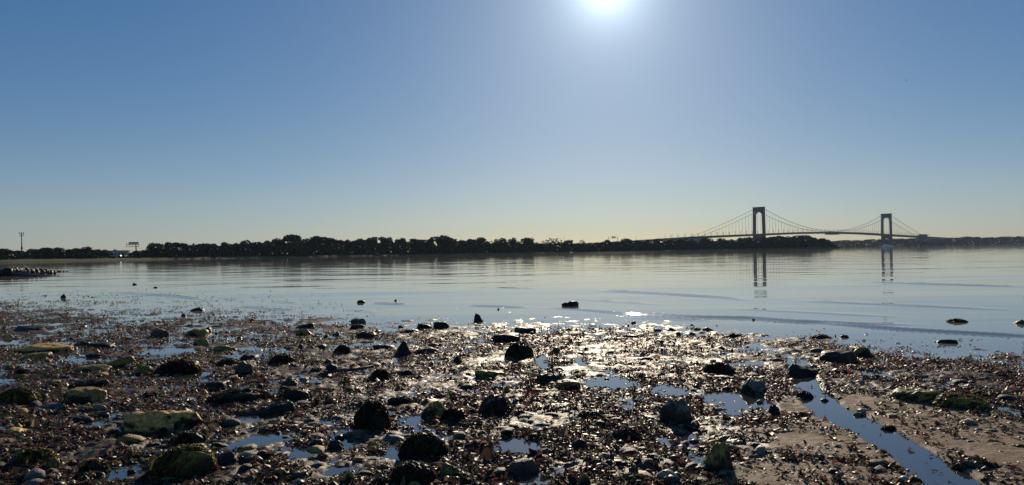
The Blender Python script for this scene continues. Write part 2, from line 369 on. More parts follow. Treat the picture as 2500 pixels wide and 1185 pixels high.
def sea_z(x, y):
    dep = sstep(-.5, 6.0, -base_z(x, y)[1]); z = np.zeros_like(x)
    for rx, ry, amp, sig in RIDGES:
        yr = np.interp(x, rx, ry) + .25 * sig * noise2(x * 1.1, y * 0 + sig * 9, 3); span = rx[-1] - rx[0]
        tp = sstep(rx[0], rx[0] + .3 * span, x) * sstep(rx[-1], rx[-1] - .3 * span, x)
        d = (y - yr) / sig; z += amp * tp * np.exp(-np.where(d > 0, d * d * .45, d * d * 1.6))
    fade = 1 - .55 * sstep(60, 300, y)
    z += dep * fade * (.016 * noise2(x * .10 + y * .02, y * .21, 31) + .011 * noise2(x * .24 - y * .03, y * .52, 32) * (.35 + .65 * sstep(25, 50, y))
                       + .0060 * noise2(x * .26, y * 1.5, 33) * sstep(25, 60, y))
    return z
ys = []; y = 4.0
while y < 400: ys.append(y); y *= 1.0072 if y > 10 else 1.02
while y < 4200: ys.append(y); y *= 1.05
ys.append(4200)
u = np.linspace(-1, 1, 421); X = []
for y in ys:
    h = .76 * y + 1.0; ext = np.array([.02, .08, .25, 1.0]); R = max(4000 - h, 10) * ext
    X.append(np.concatenate([-h - R[::-1], u * h, h + R]))
X = np.array(X); Y = np.repeat(np.array(ys)[:, None], X.shape[1], 1); nr, nc = X.shape; i = np.arange(nr * nc).reshape(nr, nc)
F = np.stack([i[:-1, :-1], i[:-1, 1:], i[1:, 1:], i[1:, :-1]], -1).reshape(-1, 4); X = X.ravel(); Y = Y.ravel()
tag(obj('sea', mesh('sea', np.stack([X, Y, sea_z(X, Y)], 1), F, M_SEA, True)), kind='structure')

# ------------------------------------------------------------------ far shores
def hx(px, d): return (px - W0 / 2) / FPX * d
M_SHORE = None
def shore_mat(name):
    m, n, l, b = material(name)
    co = n.new('ShaderNodeTexCoord'); nz = n.new('ShaderNodeTexNoise'); nz.inputs['Scale'].default_value = .06; nz.inputs['Detail'].default_value = 8; l.new(co.outputs['Object'], nz.inputs['Vector'])
    sp = n.new('ShaderNodeSeparateXYZ'); l.new(co.outputs['Object'], sp.inputs[0])
    mr = n.new('ShaderNodeMapRange'); mr.inputs['From Min'].default_value = .55; mr.inputs['From Max'].default_value = .9
    ad = n.new('ShaderNodeMath'); ad.operation = 'MULTIPLY_ADD'; l.new(nz.outputs['Fac'], ad.inputs[0]); ad.inputs[1].default_value = .5; l.new(sp.outputs[2], ad.inputs[2]); l.new(ad.outputs[0], mr.inputs['Value'])
    r1 = n.new('ShaderNodeValToRGB'); e = r1.color_ramp.elements; e[0].color = (.045, .06, .015, 1); e[1].color = (.10, .12, .035, 1); l.new(nz.outputs['Fac'], r1.inputs[0])
    mx = n.new('ShaderNodeMix'); mx.data_type = 'RGBA'; l.new(mr.outputs[0], mx.inputs[0]); mx.inputs[6].default_value = (.075, .062, .048, 1); l.new(r1.outputs[0], mx.inputs[7])
    l.new(mx.outputs[2], b.inputs['Base Color']); b.inputs['Roughness'].default_value = .9; b.inputs['Specular IOR Level'].default_value = .2
    return m
M_SHORE = shore_mat('shore_ground')
def ribbon(name, ctrl, rows, nseg, seed):
    """ctrl: (px, depth, inland length); rows: (fraction or metres inland, height)"""
    px = np.interp(np.linspace(0, 1, nseg), np.linspace(0, 1, len(ctrl)), [c[0] for c in ctrl])
    dp = np.interp(px, [c[0] for c in ctrl], [c[1] for c in ctrl]); ln = np.interp(px, [c[0] for c in ctrl], [c[2] for c in ctrl])
    x = (px - W0 / 2) / FPX * dp; dp = dp + 5 * fbm2(x * .02, x * 0 + seed, 3, seed)
    V = []
    for fr, z in rows:
        zz = z + (.22 * fbm2(x * .05, x * 0 + fr * 60, 3, seed + 3) * min(1.0, max(0, z)) if z > 0 else 0)
        k = 1 + fr * ln / dp * .6
        V.append(np.stack([x * (1 + .25 * fr * ln / dp), dp + fr * ln, zz + 0 * x], 1))
    V = np.concatenate(V); i = np.arange(len(rows) * nseg).reshape(len(rows), nseg)
    F = np.stack([i[:-1, :-1], i[:-1, 1:], i[1:, 1:], i[1:, :-1]], -1).reshape(-1, 4)
    return tag(obj(name, mesh(name, V, F, M_SHORE, True)), kind='structure')
NEAR = [(-900, 380, 300), (-200, 420, 450), (0, 440, 500), (300, 520, 560), (600, 620, 600), (870, 720, 600), (1250, 900, 500), (1500, 1000, 450), (1800, 1060, 300), (1950, 1090, 160), (2052, 1120, 30)]
ribbon('wooded_shore', NEAR, ((0, -1.2), (.004, -.15), (.012, .5), (.03, 1.3), (.08, 2.0), (.5, 3.0), (1, 2.6), (1.02, -1.2)), 260, 3)
FARS = [(1500, 2900, 700), (1900, 2850, 700), (2200, 2800, 700), (2500, 2780, 700), (3400, 2700, 700)]
ribbon('distant_shore', FARS, ((0, -1.2), (.01, .8), (.04, 3.5), (.12, 9.0), (.25, 15), (.6, 17), (1, 14), (1.02, -1.2)), 120, 9)
def shore_depth(px): return float(np.interp(px, [c[0] for c in NEAR], [c[1] for c in NEAR]))

# trees: crowns are many leaf clumps spread through lobes
def crown_mesh(name, seed, lobes, leaves, spread, leaf, green, flat=1.0):
    r = np.random.default_rng(seed)
    # lobes in unit space: x,y in [-.5,.5], z in [0,1]
    C = []
    for k in range(lobes):
        a = r.uniform(0, 2 * math.pi); rad = spread * math.sqrt(r.uniform(0, 1)) * .32; zz = r.uniform(.22, .84)
        rr = r.uniform(.13, .24) * (1.15 - .45 * abs(zz - .45))
        C.append((rad * math.cos(a), rad * math.sin(a), zz, rr))
    C.append((0, 0, .82, .17)); C.append((0, 0, .45, .26)); C = np.array(C)
    w_ = C[:, 3] ** 2; idx = r.choice(len(C), leaves, p=w_ / w_.sum())
    d = r.normal(size=(leaves, 3)); d /= np.linalg.norm(d, axis=1)[:, None]
    rad = C[idx, 3] * r.uniform(.45, 1.08, leaves) ** .6
    P = C[idx, :3] + d * rad[:, None] * np.array([1, 1, .8 * flat])
    nrm = d * .7 + r.normal(size=(leaves, 3)) * .6 + np.array([0, 0, .3]); nrm /= np.linalg.norm(nrm, axis=1)[:, None]
    t = np.cross(nrm, r.normal(size=(leaves, 3))); t /= np.linalg.norm(t, axis=1)[:, None]; b = np.cross(nrm, t)
    s = leaf * r.uniform(.6, 1.35, leaves)[:, None]
    # a bent five-cornered leaf clump as two quads
    V = np.stack([P - t * s, P - b * s * .8 + nrm * s * .2, P + t * s * 1.1, P + b * s * .9 - nrm * s * .15], 1).reshape(-1, 3)
    V[:, 2] = np.maximum(V[:, 2], .03)
    F = np.arange(leaves * 4).reshape(-1, 4)
    g = np.array(green) * r.uniform(.55, 1.35, leaves)[:, None]; g = np.repeat(g, 4, 0)
    return mesh(name, V, F, M_LEAF, False, g)
GR = [(.024, .044, .020), (.020, .036, .022), (.040, .056, .018), (.018, .033, .022)]
CROWNS = [crown_mesh('crown', 100 + k, 9 + k % 5, 1500, 1.0, .045, GR[k % 4]) for k in range(8)]
SPARSE = [crown_mesh('crown', 200 + k, 8, 330, 1.25, .038, GR[0]) for k in range(3)]
PALE = [crown_mesh('crown', 260 + k, 11, 1500, 1.0, .045, (.052, .068, .020)) for k in range(2)]
CONE = [crown_mesh('crown', 300, 6, 700, .45, .05, GR[3])]
def trunk_mesh(seed):
    r = random.Random(seed); m = MB(); m.tube([(0, 0, 0), (.01, 0, .25), (.0, .015, .55), (.01, 0, .8)], [.035, .028, .02, .01], 6)
    for k in range(6):
        a = r.uniform(0, 6.28); z = r.uniform(.25, .6); q = r.uniform(.22, .34)
        m.tube([(0, 0, z), (math.cos(a) * q * .5, math.sin(a) * q * .5, z + .12), (math.cos(a) * q, math.sin(a) * q, z + .26)], [.016, .011, .005], 5)
    return m.me('trunk', M_BARK, True)
TRUNKS = [trunk_mesh(k) for k in range(4)]
def tree(px, top, wpx, depth, label, group=None, kind='c', ground=1.5):
    p = at_depth(px, top, depth); h = p.z - ground; w_ = wpx / FPX * depth
    e = obj('shoreline_tree', None, None, (p.x, depth, ground)); tag(e, label, 'tree', group)
    cm = {'c': CROWNS, 's': SPARSE, 'k': CONE, 'g': PALE}[kind]; k = random.randrange(len(cm))
    c = obj('crown', cm[k], e, rz=random.uniform(0, 6.28), scale=(w_ * 1.55, w_ * 1.55, h * .98)); c.location = (0, 0, h * .03)
    t = obj('trunk', random.choice(TRUNKS), e, scale=(min(w_, h * .8), min(w_, h * .8), h * .95))
    return e
UNI = {715: 'tallest broad-crowned tree rising above the wooded far shore', 774: 'tall wide tree just right of the tallest shoreline tree', 1084: 'wide spreading tree with a ragged flat crown at mid shore',
       1226: 'round-headed tree, leftmost of three round trees right of mid shore', 1254: 'smaller round tree between two larger round-headed trees', 1286: 'broad round-headed tree, rightmost of three round trees',
       1344: 'thin umbrella-shaped tree with sky showing through its crown', 1396: 'narrow pointed evergreen right of the umbrella-shaped tree', 1423: 'small sparse tree standing alone above the low wood',
       216: 'rounded tree, last of the clumps before the low white building', 428: 'pale green bushy tree, first big clump right of the billboard', 1948: 'broad tree on the point below the suspension bridge deck'}
SKY = [(-60, 604, 50), (10, 606, 42), (45, 611, 40), (79, 607, 40), (113, 603.5, 46), (138, 605, 36), (166, 608, 24), (186, 605, 30), (216, 601.5, 36), (240, 608, 26), (256, 609, 28), (332, 612, 40), (352, 610, 30), (366, 601, 28), (384, 592.5, 32), (408, 594, 28), (428, 591, 36),
       (446, 592.5, 30), (470, 598, 22), (489, 594, 26), (505, 598, 22), (520, 594, 30), (545, 590, 26), (562, 595, 24), (576, 592.5, 26), (594, 587.5, 26), (610, 594, 22), (625, 591, 30), (631, 590, 28), (652, 586.5, 26), (670, 590, 26), (687, 583.5, 36), (715, 571, 44), (746, 586, 24), (774, 574.5, 52),
       (795, 584, 26), (812, 581.5, 32), (830, 584, 26), (848, 583.5, 22), (864, 586, 22), (879, 582, 26), (898, 583, 24), (915, 577, 36), (933, 576.6, 28), (951, 578, 24), (968, 583, 22), (984, 580, 32), (1012, 582, 36), (1036, 584, 26), (1053, 580.5, 26), (1084, 573, 44), (1108, 585, 24), (1127, 585, 32), (1148, 582, 26),
       (1171, 579, 28), (1191, 590, 22), (1208, 592, 22), (1226, 580, 30), (1254, 580, 25), (1286, 580, 37), (1312, 590, 18), (1344, 580, 50), (1365, 591, 22), (1382, 587, 20), (1396, 584, 13), (1412, 593, 22), (1423, 585, 19), (1440, 592.5, 26), (1460, 591, 26), (1482, 584.5, 18), (1505, 588, 22), (1531, 582, 34), (1555, 585.5, 26), (1580, 585, 28),
       (1607, 581.5, 26), (1632, 584, 30), (1658, 583.5, 30), (1686, 583, 30), (1725, 579, 28), (1757, 581, 32), (1785, 584, 28), (1808, 581, 26), (1829, 578, 40), (1858, 579, 30), (1880, 578, 30), (1903, 574.5, 32), (1925, 576, 28), (1948, 574, 46), (1978, 578, 30), (2007, 581, 30), (2024, 588, 20), (2038, 596, 16)]
ORD = ['first', 'second', 'third', 'fourth', 'fifth', 'sixth', 'seventh', 'eighth', 'ninth', 'tenth', 'eleventh', 'twelfth', 'thirteenth', 'fourteenth', 'fifteenth', 'sixteenth', 'seventeenth', 'eighteenth', 'nineteenth', 'twentieth', 'twenty-first', 'twenty-second', 'twenty-third', 'twenty-fourth', 'twenty-fifth', 'twenty-sixth', 'twenty-seventh', 'twenty-eighth']
zc = {}
for (px, top, wp) in SKY:
    d = shore_depth(px) + random.uniform(25, 60)
    if px in UNI: lab, gr = UNI[px], None
    else:
        z = 'from the left edge, before the billboard' if px < 320 else 'right of the billboard' if px < 715 else 'right of the tallest tree' if px < 1344 else 'right of the umbrella-shaped tree' if px < 1700 else 'from the left on the point before the near tower'
        k = zc.get(z, 0); zc[z] = k + 1
        lab, gr = f'{ORD[k]} dark shoreline tree {z}', 'dark trees of the shoreline wood'
    tree(px, top, wp, d, lab, gr, 's' if px in (1344, 1423, 1312) else 'k' if px in (1396,) else 'g' if px in (384, 428, 446, 489, 520, 715) else 'c')
for px in range(2030, 2520, 22):
    q = px + random.uniform(-7, 7); top = float(np.interp(q, [2030, 2080, 2150, 2200, 2240, 2300, 2383, 2420, 2460, 2520], [588, 586, 584, 582, 579.5, 581, 577.5, 579.5, 577, 577])) + random.uniform(-.6, 1.2)
    side = 'left of the far bridge tower' if q < 2165 else 'right of the far bridge tower'
    k = zc.get(side, 0); zc[side] = k + 1
    tree(q, top, random.uniform(26, 36), 2950 + random.uniform(0, 40), f'{ORD[k]} hazy distant tree on the far slope, {side}', 'distant shore trees', 'c', 9.0)
# thickets that read as one mass
def thicket(name, n, pxr, depthf, hf, size, green, seed, z0):
    r = np.random.default_rng(seed); px = r.uniform(*pxr, n); d = np.array([depthf(p) for p in px]) + r.uniform(6, 60, n)
    x = (px - W0 / 2) / FPX * d; hh = hf(px) * (.75 + .35 * fbm2(x * .05, d * .05, 3, seed)); z = z0 + hh * r.uniform(0, 1, n) ** 1.25 - .6
    P = np.stack([x, d, z], 1); nr_ = r.normal(size=(n, 3)); nr_[:, 1] -= .8; nr_ /= np.linalg.norm(nr_, axis=1)[:, None]
    t = np.cross(nr_, r.normal(size=(n, 3))); t /= np.linalg.norm(t, axis=1)[:, None]; b = np.cross(nr_, t); s = (size * r.uniform(.6, 1.4, n) * d / 800)[:, None]
    V = np.stack([P - t * s, P - b * s * .8, P + t * s, P + b * s], 1); V = V.reshape(-1, 3); V[:, 2] = np.maximum(V[:, 2], .2)
    g = np.repeat(np.array(green) * r.uniform(.6, 1.35, n)[:, None], 4, 0)
    return tag(obj(name, mesh(name, V, np.arange(n * 4).reshape(-1, 4), M_LEAF, False, g)), 'dense dark undergrowth along the far waterline', 'undergrowth', kind='stuff')
hfun = lambda p: np.interp(p, [-900, 0, 250, 270, 315, 345, 380, 700, 1250, 1500, 1700, 1950, 2030, 2050], [6, 5.5, 6, 2.2, 2.2, 5.5, 10.5, 14.5, 14, 11, 12.5, 15.5, 8, 2.5])
thicket('shoreline_thicket', 46000, (-900, 2048), lambda p: shore_depth(p) + 8, hfun, 1.25, (.018, .032, .013), 5, 1.0)
o = thicket('distant_thicket', 9000, (1650, 3300), lambda p: 2800.0, lambda p: 22 + 0 * p, .9, (.016, .027, .014), 6, 2.0); o['label'] = 'hazy wooded slope along the distant shore'; o['category'] = 'woods'

# ------------------------------------------------------------------ suspension bridge
T1 = Vector((hx(1854, 2153), 2153, 0)); T2 = Vector((hx(2165, 2708), 2708, 0))
AX = (T2 - T1).normalized(); PE = Vector((-AX.y, AX.x, 0)); SPAN = (T2 - T1).length; BRZ = math.atan2(AX.y, AX.x)
br = obj('suspension_bridge', None, None, T1, BRZ); tag(br, 'long steel suspension bridge with two arched portal towers crossing the water', 'bridge')
TH, TW = 115.0, 34.0      # tower height and overall width
def deck_z(s):            # roadway height along the axis, s from the near tower
    return float(np.interp(s, [-1100, -900, -620, -300, 0, SPAN * .25, SPAN / 2, SPAN * .75, SPAN, SPAN + 300, SPAN + 700], [10, 12, 20, 33, 41, 46.5, 49, 47.5, 43, 36.5, 28]))
def tower_outline(h):
    o_ = TW / 2; legw = 6.6; i_ = o_ - legw; top = h - 13.0; rad = i_
    return o_, i_, top, rad
for s0 in (0.0, SPAN):
    o_, i_, top, rad = tower_outline(TH)
    t = MB()
    # portal: outer rectangle with an arched opening, drawn in the plane across the roadway
    pts = []
    half = [(-o_, 3), (-o_ + .6, TH)]
    arch = [(i_ * math.cos(a), top - rad * .8 + rad * .8 * math.sin(a)) for a in np.linspace(math.pi, 0, 15)]
    dz = deck_z(s0)
    b0 = len(t.v)
    def strip(inner, outer):
        for k in range(len(inner) - 1):
            q = [inner[k], inner[k + 1], outer[k + 1], outer[k]]; bb = len(t.v)
            for y_ in (-3.4, 3.4):
                for (a, z) in q: t.v.append((s0 + y_, a, z))
            t.f += [(bb, bb + 1, bb + 2, bb + 3), (bb + 7, bb + 6, bb + 5, bb + 4), (bb, bb + 4, bb + 5, bb + 1), (bb + 3, bb + 2, bb + 6, bb + 7)]
    strip([(-i_ - .9, dz)] + arch + [(i_ + .9, dz)], [(-o_ - .9, dz)] + [(-o_, top - rad * .8)] + [(-o_ + (2 * o_) * k / 12, TH) for k in range(13)] + [(o_, top - rad * .8), (o_ + .9, dz)])
    tw = t.build('tower', M_STEEL, br)
    for sg in (-1, 1):
        m = MB(); m.prism([(sg * (o_ + .9), dz), (sg * (i_ + .9), dz), (sg * (i_ + .4), 4), (sg * (o_ + 1.6), 4)], -3.6, 3.6)
        m.v = [(s0 + y_, x_, z_) for (x_, y_, z_) in m.v]; m.build('tower_leg', M_STEEL, tw)
    m = MB(); n_ = 12; zb = dz - 4
    arc = [(-(i_ + .4) + (2 * i_ + .8) * k / n_, dz - 21 + 8 * math.sin(math.pi * k / n_)) for k in range(n_ + 1)]
    t2 = MB(); t = t2
    strip(arc, [(a, zb) for a, z in arc]); t2.build('lower_strut', M_STEEL, tw)
    MB().box((s0, 0, TH + .6), (8.0, 2 * o_ + 1.6, 1.2)).build('tower_cap', M_STEEL, tw)
    MB().box((s0, 0, 1.6), (20, 54, 5.2)).box((s0, 0, .0), (26, 66, 2.0)).build('pier', M_CONC, tw)
# deck
S0, S1 = -1080.0, SPAN + 640; st = np.linspace(S0, S1, 150)
m = MB()
for a, b in zip(st[:-1], st[1:]):
    za, zb = deck_z(a), deck_z(b); bb = len(m.v)
    for s_, z_ in ((a, za), (b, zb)):
        for (y_, q) in ((-13, 0), (13, 0), (13, -3.6), (-13, -3.6)): m.v.append((s_, y_, z_ + q))
    m.f += [(bb, bb + 4, bb + 5, bb + 1), (bb + 1, bb + 5, bb + 6, bb + 2), (bb + 2, bb + 6, bb + 7, bb + 3), (bb + 3, bb + 7, bb + 4, bb)]
dk = m.build('deck', M_STEEL, br)
for sg in (-13.4, 13.4):
    m = MB()
    for a, b in zip(st[:-1], st[1:]):
        za, zb = deck_z(a), deck_z(b); bb = len(m.v)
        for s_, z_ in ((a, za), (b, zb)):
            for (y_, q) in ((-.3, 1.2), (.3, 1.2), (.3, -4.2), (-.3, -4.2)): m.v.append((s_, sg + y_, z_ + q))
        m.f += [(bb, bb + 4, bb + 5, bb + 1), (bb + 1, bb + 5, bb + 6, bb + 2), (bb + 2, bb + 6, bb + 7, bb + 3), (bb + 3, bb + 7, bb + 4, bb)]
    m.build('edge_girder', M_STEEL, dk)
def cable_z(s):
    if s < 0: e = -300.0; t_ = (s - e) / (0 - e); return deck_z(e) + 1 + (TH - 3 - deck_z(e) - 1) * t_ - 12 * t_ * (1 - t_)
    if s > SPAN: e = SPAN + 300.0; t_ = (e - s) / 300.0; return deck_z(e) + 1 + (TH - 3 - deck_z(e) - 1) * t_ - 12 * t_ * (1 - t_)
    u_ = (s / SPAN - .5) * 2; low = deck_z(SPAN / 2) + 2.5; return low + (TH - 3 - low) * u_ * u_
HANG = mesh('suspender', [(math.cos(a) * .16, math.sin(a) * .16, z) for z in (0, 1) for a in np.linspace(0, 2 * math.pi, 5)[:-1]], [(k, (k + 1) % 4, 4 + (k + 1) % 4, 4 + k) for k in range(4)], M_STEEL)
for y_ in (-13.9, 13.9):
    ss = list(np.linspace(-300, 0, 16)) + list(np.linspace(0, SPAN, 49))[1:] + list(np.linspace(SPAN, SPAN + 300, 16))[1:]
    MB().tube([(s_, y_, cable_z(s_)) for s_ in ss], .52, 6).build('main_cable', M_STEEL, br, True)
    for s_ in list(np.arange(-285, 0, 16)) + list(np.arange(16, SPAN - 8, 16)) + list(np.arange(SPAN + 16, SPAN + 290, 16)):
        z0 = deck_z(s_) + 1.0; hgt = cable_z(s_) - z0
        if hgt > 1.2: obj('suspender', HANG, br, (s_, y_, z0), 0, (1, 1, hgt))
LAMP = MB().tube([(0, 0, 0), (0, 0, 9.0)], [.42, .30], 5).tube([(0, 0, 9.0), (0, 1.2, 9.6), (0, 2.6, 9.8)], .25, 5).box((0, 2.8, 9.7), (.7, 1.4, .4)).me('lamp_post', M_DARKSTEEL)
for k, s_ in enumerate(np.arange(-420, SPAN + 330, 28.0)):
    for y_, rz in ((-12.2, 0), (12.2, math.pi)):
        obj('lamp_post', LAMP, br, (s_ + (0 if y_ < 0 else 11), y_, deck_z(s_)), rz)
for s_, l_ in ((-318, 56), (SPAN + 350, 120)):
    hgt = deck_z(s_) - 3.7; a = MB().box((s_, 0, hgt / 2 - .5), (l_, 36, hgt + 1)).box((s_, 0, hgt * .3), (l_ + 8, 40, hgt * .6)).build('anchorage', M_CONC, br)
for s_ in (-420, -490, -560, -630, -700, -770, -840, -910):
    hgt = deck_z(s_) - 3.7
    MB().box((s_, -8, hgt / 2 - .5), (4, 4, hgt + 1)).box((s_, 8, hgt / 2 - .5), (4, 4, hgt + 1)).box((s_, 0, hgt - 1.5), (4.4, 26, 2.8)).build('approach_pier', M_CONC, br)
MB().box((SPAN * .5 + 15, 0, deck_z(SPAN / 2) - 7.2), (58, 24, .9)).box((SPAN * .5 - 5, 0, deck_z(SPAN / 2) - 5.5), (2, 26, 3.4)).box((SPAN * .5 + 30, 0, deck_z(SPAN / 2) - 5.5), (2, 26, 3.4)).build('hanging_work_platform', M_DARKSTEEL, br)
z_ = deck_z(SPAN + 330)
MB().box((SPAN + 320, 0, z_ + 7.5), (60, 27, 1.6)).box((SPAN + 305, 0, z_ + 3.5), (2, 20, 7)).box((SPAN + 338, 0, z_ + 3.5), (2, 20, 7)).box((SPAN + 325, 0, z_ + 8.8), (26, 20, 1.2)).build('roadway_canopy', M_DARKSTEEL, br)

# ------------------------------------------------------------------ other far things
def onland(px, d): return Vector((hx(px, d), d, 1.6))
# cell tower
p = onland(53, 820); top = at_depth(53, 567, 820).z - p.z; e = obj('cell_tower', None, None, p); tag(e, 'tall slim cell mast with antenna heads above the trees at far left', 'mast')
MB().tube([(0, 0, 0), (0, 0, top * .5), (0, 0, top)], [.75, .55, .4], 8).build('mast', M_STEEL, e, True)
for zt, rr in ((top - 1.2, 2.0), (top - 3.6, 1.5), (top * .42, .8)):
    rg = MB(); rg.tube([(math.cos(a) * rr, math.sin(a) * rr, zt - .2) for a in np.linspace(0, 6.283, 13)], .12, 4, False); ring = rg.build('antenna_ring', M_DARKSTEEL, e)
    for a in np.linspace(0, 6.283, 7)[:-1]: MB().box((math.cos(a) * rr, math.sin(a) * rr, zt), (.4, .5, 1.9), a).build('panel_antenna', M_DARKSTEEL, ring)
# billboard
D = 900.0; p = onland(332, D); e = obj('billboard', None, None, p); tag(e, 'tall billboard frame on a single offset post above the low shore', 'billboard')
X0, X1 = hx(308, D) - p.x, hx(339, D) - p.x; zb = at_depth(323, 602.5, D).z - p.z; zt = at_depth(323, 592, D).z - p.z; zm = at_depth(323, 597.5, D).z - p.z
MB().tube([(0, 0, 0), (0, 0, zb), (0, 0, zm)], [.75, .65, .55], 8).build('post', M_DARKSTEEL, e, True)
MB().box(((X0 + X1) / 2, 0, zb), (X1 - X0 + 1, 1.6, .45)).build('catwalk', M_DARKSTEEL, e)
MB().box(((X0 + X1) / 2 + .5, 0, zm), (X1 - X0 - .8, .9, .7)).build('cross_beam', M_DARKSTEEL, e)
for k in range(5): MB().box((X0 + .4 + (X1 - X0 - .8) * k / 4, 0, (zb + zt) / 2), (.22, .3, zt - zb)).build('upright', M_DARKSTEEL, e)
pn = M_CONC
for k in range(3): MB().box((X0 + (X1 - X0) * (.30 + .26 * k), .6, (zm + zt) / 2 + .5), ((X1 - X0) * .25, .2, zt - zm - .4)).build('panel', pn, e)
# low white building with a white vehicle before it
D = 640.0; p = onland(288, D); e = obj('low_building', None, None, p); tag(e, 'long low pale building with flat roof below the billboard', 'building')
wd = 15.0; hh = at_depth(288, 613, D).z - p.z
MB().box((0, 0, hh * .5), (wd, 8, hh)).build('wall', plain('pale_render', (.50, .48, .46), .8, .3), e)
rf = MB().box((.3, 0, hh + .18), (wd + 1.4, 9, .36)).build('roof', M_CONC, e); MB().box((-3, 1, hh + .8), (2, 1.6, .9)).build('roof_unit', M_CONC, rf)
for k in range(5): MB().box((-wd / 2 + 1.7 + k * 2.9, -4.02, hh * .55), (1.7, .1, hh * .34)).build('window', M_GLASSD, e)
MB().box((wd / 2 - .9, -4.03, hh * .33), (1.0, .1, hh * .66)).build('door', M_DARKSTEEL, e)
D = 560.0; e = obj('parked_van', None, None, onland(290, D)); tag(e, 'small white van parked by the low pale building', 'van')
MB().prism([(-2.4, .5), (2.4, .5), (2.4, 1.2), (1.7, 1.35), (1.2, 2.15), (-2.4, 2.2)], -.95, .95).build('body', M_WHITE, e)
MB().prism([(1.22, 1.35), (1.66, 1.38), (1.2, 2.05), (.5, 2.05), (.5, 1.35)], -.97, .97).build('side_window', M_GLASSD, e)
for x_ in (-1.5, 1.5):
    for y_ in (-.9, .9): MB().tube([(x_, y_ - .12, .36), (x_, y_ + .12, .36)], .36, 10).build('wheel', M_DARKSTEEL, e)
# sign gantry on the approach road
sg_ = -615.0; gp = T1 + AX * sg_; e = obj('sign_gantry', None, None, (gp.x, gp.y, deck_z(sg_)), BRZ - math.pi / 2); tag(e, 'overhead road sign gantry above the trees on the bridge approach', 'sign gantry')
gh = at_depth(1500, 579, gp.y).z - deck_z(sg_); gh = max(gh, 8.0)
for x_ in (-13.6, 13.6):
    c = MB(); c.tube([(x_ - .8, 0, 0), (x_ - .8, 0, gh)], .22, 5).tube([(x_ + .8, 0, 0), (x_ + .8, 0, gh)], .22, 5)
    for k in range(5): c.tube([(x_ - .8, 0, gh * k / 5), (x_ + .8, 0, gh * (k + 1) / 5)], .1, 4)
    c.build('post', M_DARKSTEEL, e)
MB().tube([(-13.6, 0, gh), (13.6, 0, gh)], .26, 5).tube([(-13.6, 0, gh - 2.4), (13.6, 0, gh - 2.4)], .26, 5).build('truss', M_DARKSTEEL, e)
MB().box((-1.4, -.6, gh - .4), (2.6, .3, 5.0)).build('sign_panel', M_DARKSTEEL, e); MB().box((4.6, -.6, gh - .9), (5.6, .3, 3.6)).build('sign_panel', M_DARKSTEEL, e)
for px, tp, lab in ((1377, 578, 'thin tall pole above the umbrella-shaped tree'), (1552, 578, 'thin pole above the trees right of the sign gantry')):
    q = at_depth(px, tp, 1180); e = obj('light_pole', None, None, (q.x, 1180, 2.5)); tag(e, lab, 'pole')
    MB().tube([(0, 0, 0), (0, 0, q.z - 2.5)], [.3, .16], 6).build('shaft', M_DARKSTEEL, e); MB().box((.6, 0, q.z - 2.6), (1.5, .4, .22)).build('lamp_head', M_DARKSTEEL, e)
# made-up white vessel standing in for the bright gap under the far tower
D = 2640.0; q = at_depth(2167, 600, D); e = obj('gap_stand_in_vessel', None, None, (q.x, D, 0)); tag(e, 'made-up long white vessel in place of a bright gap under the far bridge tower', 'stand-in boat')
hl = MB(); n_ = 13; xs = np.linspace(-19, 19, n_); bw = [max(.2, 4.2 * (1 - abs(x_ / 19.5) ** 3)) for x_ in xs]
for x_, b_ in zip(xs, bw):
    for (y_, z_) in ((-b_, 4.4 + .03 * abs(x_)), (-b_ * .7, -.4), (b_ * .7, -.4), (b_, 4.4 + .03 * abs(x_))): hl.v.append((x_, y_, z_))
for k in range(n_ - 1):
    for j in range(3): hl.f.append((4 * k + j, 4 * k + 4 + j, 4 * k + 5 + j, 4 * k + 1 + j))
    hl.f.append((4 * k + 3, 4 * k + 7, 4 * k + 4, 4 * k))
hl.f += [(0, 1, 2, 3), (4 * n_ - 1, 4 * n_ - 2, 4 * n_ - 3, 4 * n_ - 4)]; hl.build('hull', M_WHITE, e)
cb = MB().box((-2, 0, 6.2), (22, 5.6, 3.2)).box((-6, 0, 8.6), (9, 4.4, 1.8)).build('cabin', M_WHITE, e)
for k in range(6): MB().box((-11 + k * 3.6, -2.82, 6.5), (2.2, .1, 1.1)).build('window', M_GLASSD, cb)
MB().tube([(3, 0, 4.5), (3, 0, 13)], .25, 6).build('mast', M_DARKSTEEL, e)
# small white house on the distant shore
D = 2900.0; q = at_depth(2330, 588, D); e = obj('white_house', None, None, (q.x, D, q.z - 8)); tag(e, 'tiny white gabled house among the distant shore trees', 'house')
MB().box((0, 0, 4), (11, 8, 8)).build('wall', M_WHITE, e); MB().prism([(-6, 8), (6, 8), (0, 11.5)], -4.6, 4.6).build('roof', M_CONC, e)
for x_ in (-3, 3): MB().box((x_, -4.03, 4.6), (1.6, .1, 2.2)).build('window', M_GLASSD, e)
